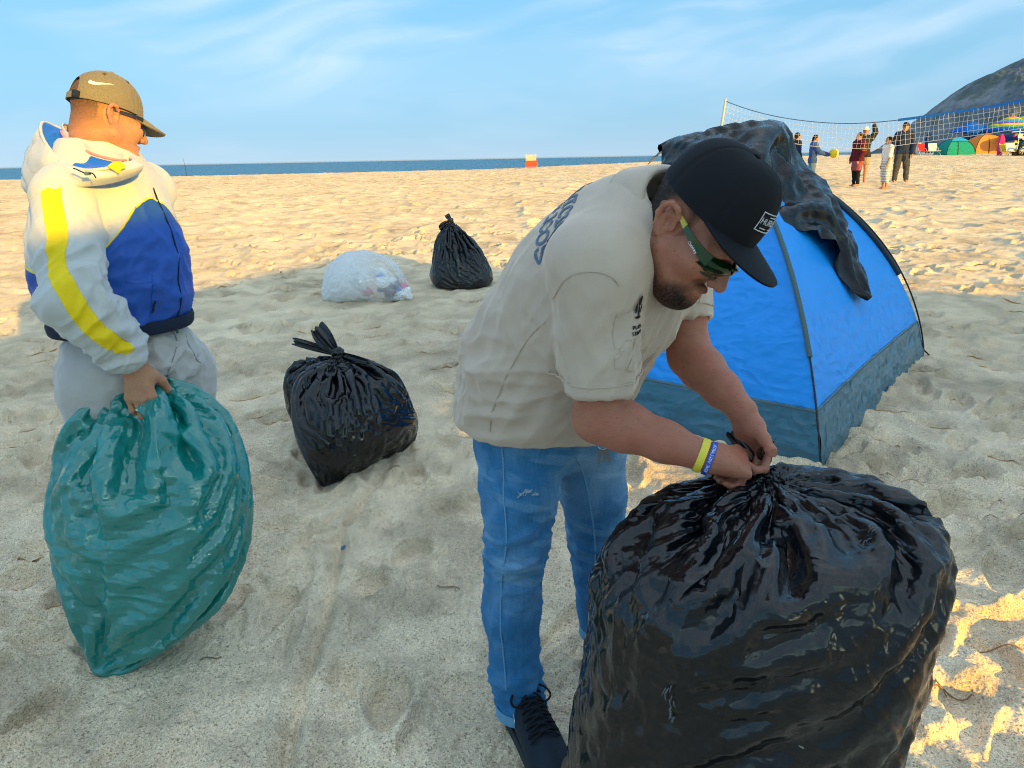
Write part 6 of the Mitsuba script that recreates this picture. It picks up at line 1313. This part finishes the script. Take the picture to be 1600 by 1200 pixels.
p = atY(292, 274, 52.0); put('fishing_rod', tube(np.array([A(p[0], p[1], float(ground_z(p[0], p[1])) - .2), A(p[0] - .03, p[1], float(ground_z(p[0], p[1])) + .5), A(p[0] - .10, p[1], p[2] + 1.05)]), [.018, .014, .007], 5), 'mat_far_coal', smooth=True, label='thin fishing rod stuck upright in the sand beyond the man in the jacket', category='fishing rod')

# ---- the camp at the foot of the headland
CY = 57.0
def dome(px0, px1, pyt, pyb, Y, mat, mat2, label, dark=None, flap=True):
    a, b, t = atY(px0, pyb, Y), atY(px1, pyb, Y), atY((px0 + px1) / 2, pyt, Y); z0 = float(ground_z(a[0], Y)) - .05; w = b[0] - a[0]; h = t[2] - z0; c = A((a[0] + b[0]) / 2, Y + w * .4, z0); key = new('tent')
    C = [c + A(-w / 2, -w * .42, 0), c + A(w / 2, -w * .42, 0), c + A(w / 2, w * .42, 0), c + A(-w / 2, w * .42, 0)]
    def pa(q, s): s = np.asarray(s) * np.pi / 2; return q + (c - q) * (1 - np.cos(s))[:, None] * A(1, 1, 0) + A(0, 0, 1) * (h * np.sin(s))[:, None]
    for i in range(4):
        s = np.linspace(0, .985, 20); u = np.linspace(0, 1, 16)[None, :, None]; P = pa(C[i], s)[:, None] * (1 - u) + pa(C[(i + 1) % 4], s)[:, None] * u
        put(key + '__panel' + (f'_{i:03d}' if i else ''), slab(P, .01), mat if i % 2 == 0 else mat2, smooth=True)
        put(key + '__pole' + (f'_{i:03d}' if i else ''), tube(pa(C[i], np.linspace(0, 1, 24)) + A(0, -.01, .01), .022, 6), 'mat_far_coal', smooth=True)
    s = np.linspace(.02, .62, 10); P = np.stack([(pa(C[0], s) * .62 + pa(C[1], s) * .38) + A(0, -.03, 0), (pa(C[0], s) * .60 + pa(C[1], s) * .40) + A(0, -.03, 0)], 1); put(key + '__door_zip', slab(P, .012), 'mat_far_coal', smooth=False)
    if flap:
        s = np.linspace(.60, .99, 10); P = np.stack([pa(C[0], s) * (1 - u) + pa(C[1], s) * u for u in np.linspace(0, 1, 8)], 1) + A(0, -.06, .05); put(key + '__rain_cover', slab(P, .01), dark or mat2, smooth=True)
    tag(key, label, 'tent')
def canopy(tip_l, tip_r, pole_px, apex, rim_drop, Y, cols, label, segs=16, R=None):
    """A beach umbrella: ribbed cone of coloured rings over a pole."""
    key = new('beach_umbrella'); l, r_ = atY(*tip_l, Y), atY(*tip_r, Y); c = (l + r_) / 2; R = R or abs(r_[0] - l[0]) / 2; ap = atY(*apex, Y); ap = A(c[0], Y, max(ap[2], c[2] + .25)); z1 = c[2]
    nr = len(cols)
    for k in range(nr):
        f0, f1 = k / nr, (k + 1) / nr; th = np.linspace(0, 2 * np.pi, segs * 4, endpoint=False); scal = 1 + 0 * th
        rows = []
        for f in np.linspace(f0, f1, 4): rows.append(np.stack([ap[0] + R * f * np.cos(th), Y + R * f * np.sin(th), ap[2] - (ap[2] - z1) * f ** 1.35 + .05 * f * (np.abs(np.cos(th * segs / 4)) - 1)], 1))
        put(key + '__ring' + (f'_{k:03d}' if k else ''), grid_mesh(np.array(rows), True), cols[k], smooth=60)
    th = np.linspace(0, 2 * np.pi, segs * 4, endpoint=False); rim = np.array([np.stack([ap[0] + R * np.cos(th), Y + R * np.sin(th), z1 - d - .05 + .05 * np.abs(np.cos(th * segs / 4)) - .06 * (d > 0) * np.abs(np.sin(th * 8))], 1) for d in (0, rim_drop)]); put(key + '__valance', grid_mesh(rim, True), cols[-1], smooth=60)
    z0 = float(ground_z(ap[0], Y)) - .2; put(key + '__pole', tube(np.array([[ap[0], Y, z0], [ap[0], Y, ap[2] + .15]]), .03, 8), 'mat_far_cream', smooth=True)
    tag(key, label, 'beach umbrella')
two = lambda c: {'type': 'twosided', 'b': {'type': 'diffuse', 'reflectance': {'type': 'rgb', 'value': list(c)}}}
for n, c in (('c_orange', (.78, .25, .06)), ('c_teal', (.02, .26, .22)), ('c_aqua', (.02, .33, .42)), ('c_navy', (.02, .05, .16)), ('c_blue', (.015, .12, .50)), ('c_sky', (.03, .32, .60)), ('c_red', (.60, .04, .05)), ('c_pink', (.72, .04, .22)), ('c_yellow', (.72, .52, .05)), ('c_green', (.12, .38, .10)), ('c_white', (.66, .66, .64)), ('c_violet', (.20, .10, .36)), ('c_brown', (.10, .06, .04)), ('c_lime', (.38, .45, .18))):
    scene['mat_' + n] = two(c)
dome(1523, 1577, 209.5, 239, 57.0, 'mat_c_orange', 'mat_c_orange', 'orange dome tent at the far camp', flap=False)
dome(1478, 1523, 216, 243, 55.0, 'mat_c_teal', 'mat_c_teal', 'low teal green tent with a sky blue top', dark='mat_c_sky')
dome(1506, 1556, 208, 236, 61.0, 'mat_c_navy', 'mat_c_navy', 'navy blue tent half hidden behind the orange one', flap=False)
canopy((1489, 206), (1547, 203), 1518, (1523, 190), .10, 60.0, ['mat_c_blue'] * 3, 'deep blue beach umbrella left of the striped ones')
RB = ['mat_c_red', 'mat_c_orange', 'mat_c_yellow', 'mat_c_green', 'mat_c_sky', 'mat_c_violet', 'mat_c_yellow', 'mat_c_green', 'mat_c_blue']
canopy((1540, 205), (1618, 198), 1580, (1585, 181), .14, 58.5, RB, 'rainbow striped beach umbrella nearer the blue one')
canopy((1573, 199), (1668, 192), 1620, (1622, 172), .14, 60.5, RB[::-1][2:] + ['mat_c_white'], 'large rainbow umbrella with a white rim at the right edge')
canopy((1570, 214), (1650, 211), 1610, (1612, 203), .22, 56.0, ['mat_c_navy'] * 3, 'dark navy canopy low at the right edge')
def chair(px, py, w, mat, label, Y=55.5, face=1.0):
    key = new('beach_chair'); o = atY(px, py, Y); o[2] = float(ground_z(o[0], Y)) - .02; s = w
    put(key + '__seat', slab(np.array([[o + A(-.25 * s, -.22, .30), o + A(.25 * s, -.22, .30)], [o + A(-.25 * s, .22, .26), o + A(.25 * s, .22, .26)]]), .03), mat, smooth=False)
    put(key + '__backrest', slab(np.array([[o + A(-.25 * s, .22, .28), o + A(.25 * s, .22, .28)], [o + A(-.25 * s, .42, .80), o + A(.25 * s, .42, .80)]]), .03), mat, smooth=False)
    for i, (x, a, b) in enumerate(((-.26, (-.25, 0), (.2, .5)), (.26, (-.25, 0), (.2, .5)), (-.26, (.35, 0), (-.22, .32)), (.26, (.35, 0), (-.22, .32)))): put(key + '__leg' + (f'_{i:03d}' if i else ''), tube(np.array([o + A(x * s, a[0], a[1]), o + A(x * s, b[0], b[1])]), .018, 5), 'mat_c_white', smooth=True)
    tag(key, label, 'chair')
chair(1460, 239, 1.2, 'mat_c_white', 'white beach chair in front of the dark gap left of the teal tent'); chair(1442, 238, 1.0, 'mat_c_red', 'red beach chair at the left end of the camp'); chair(1571, 247, 1.1, 'mat_c_yellow', 'pale yellow chair behind the pink float', 51.0); chair(1581, 247, 1.1, 'mat_c_white', 'white framed chair next to the vendor pole', 50.5)
def lump(name, px, py, rx, rz, Y, mat, label, catg, seed, tall=False):
    o = atY(px, py, Y); z0 = float(ground_z(o[0], Y)); b = trimesh.creation.icosphere(3, 1.); v = np.array(b.vertices); v = np.sign(v) * np.abs(v) ** .8; v = v * (1 + .35 * (meshkit.fbm(v * 2.2 + seed, 3, seed) - .5))[:, None] * A(rx, rx * .7, rz) + A(o[0], Y, z0 + rz * .9)
    put(new(name), TM(v, b.faces), mat, smooth=60, label=label, category=catg)
lump('inflatable_float', 1561, 246, .20, .68, 51.5, 'mat_c_pink', 'bright pink inflatable float standing on end on the sand', 'float', 3)
lump('inflatable_ring', 1479, 236, .24, .48, 56.5, 'mat_c_pink', 'pink bundle standing behind the left end of the teal tent', 'bundle', 5)
lump('bag', 1589, 248, .36, .18, 50.5, 'mat_c_brown', 'dark brown bag lying on the sand at the right edge', 'bag', 7)
lump('bag', 1430, 236, .55, .32, 58.0, 'mat_c_lime', 'olive heap of bags at the left end of the camp', 'bag', 8)
lump('cool_box', 1436, 234, .26, .42, 57.5, 'mat_c_white', 'pale upright cool box beside the red chair', 'cool box', 9)
lump('rolled_shade', 1452, 232, .34, .75, 60.0, 'mat_c_navy', 'dark navy rolled shade standing behind the white chair', 'shade', 10)
lump('bag', 1525, 226, .30, .40, 59.0, 'mat_c_white', 'pale sack between the teal and the orange tent', 'bag', 12)
def vendor():
    key = new('vendor_stand'); o = atY(1587, 247, 51.0); z0 = float(ground_z(o[0], 51.0)) - .1; tp = atY(1588, 201, 51.0)[2]
    put(key + '__pole', tube(np.array([[o[0], 51.0, z0], [o[0], 51.0, tp]]), .03, 8), 'mat_c_white', smooth=True); put(key + '__cross_bar', tube(np.array([[o[0] - .5, 51.0, tp - .2], [o[0] + .6, 51.0, tp - .16]]), .022, 6), 'mat_c_white', smooth=True)
    g = np.random.default_rng(9); cols = ['mat_c_red', 'mat_c_sky', 'mat_c_white', 'mat_c_lime', 'mat_c_pink', 'mat_c_blue', 'mat_c_yellow']
    for i in range(14):
        a = A(o[0] + g.uniform(-.5, .6), 51.0 + g.uniform(-.1, .1), tp - .2 - g.uniform(.1, 1.0)); w, h = g.uniform(.06, .16), g.uniform(.10, .28); u, v = np.meshgrid(np.linspace(-1, 1, 6), np.linspace(0, 1, 6)); P = np.stack([a[0] + u * w, a[1] + .04 * np.sin(u * 3 + v * 4 + i), a[2] - v * h], -1)
        put(key + '__toy' + (f'_{i:03d}' if i else ''), slab(P, .02), cols[i % 7], smooth=60)
    tag(key, "vendor's pole hung with small bright beach toys at the right edge", 'stand')
    k2 = new('wheel'); c = A(atY(1597, 240, 50.2)[0], 50.2, float(ground_z(35, 50.2)) + .32); a = np.linspace(0, 6.283, 30, endpoint=False); put(k2 + '__tyre', tube(c + np.stack([np.cos(a) * .28, 0 * a, np.sin(a) * .30], 1), .06, 8, closed=True), 'mat_far_black', smooth=True)
    for i in range(4): t = i * math.pi / 4; put(k2 + '__spoke' + (f'_{i:03d}' if i else ''), tube(np.array([c + A(math.cos(t), 0, math.sin(t)) * .27, c - A(math.cos(t), 0, math.sin(t)) * .27]), .012, 5), 'mat_c_white', smooth=True)
    tag(k2, 'black cart wheel leaning at the right edge of the camp', 'wheel')
vendor()

# ---- scraps on the near sand
put('plastic_scrap', TM(*(lambda m: (np.array(m.vertices), m.faces))(slab((lambda u, v: np.stack([on_ground(536, 850)[0] + u * .009, on_ground(536, 850)[1] + v * .006, .008 + sand_z(*on_ground(536, 850)[:2]) + .004 * np.sin(u * 3) + .004 * v], -1))(*np.meshgrid(np.linspace(-1, 1, 7), np.linspace(-1, 1, 6))), .0012))), 'mat_far_jean', smooth=60, label='tiny grey blue plastic scrap on the shaded sand beside the drag mark', category='scrap')
g = np.random.default_rng(77)
for k, (px, py, ang, ln) in enumerate(((1490, 1076, -.1, .10), (1440, 1083, .2, .16), (1560, 1010, -.5, .12), (618, 735, .7, .07), (700, 905, -.4, .09), (1530, 650, .3, .10), (330, 1030, .2, .06))):
    o = on_ground(px, py); d = A(math.cos(ang), math.sin(ang), 0); p = [o + d * t * ln + A(0, 0, 0) for t in (-.5, -.1, .2, .5)]; p = [A(q[0], q[1] + .006 * g.uniform(-1, 1), sand_z(q[0], q[1]) + .006) for q in p]
    put(new('twig'), tube(spline(p, 10), .0022, 5), 'mat_wood', smooth=True, label=['short dark twig on the sunlit sand right of the big bag', 'long thin twig close by the right side of the big bag', 'slanting twig at the right edge of the sunlit patch', 'short twig just right of the knotted bag', 'thin twig left of the bending man by his leg', 'twig on shaded sand right of the tent', 'tiny twig right of the green bag'][k], category='twig')
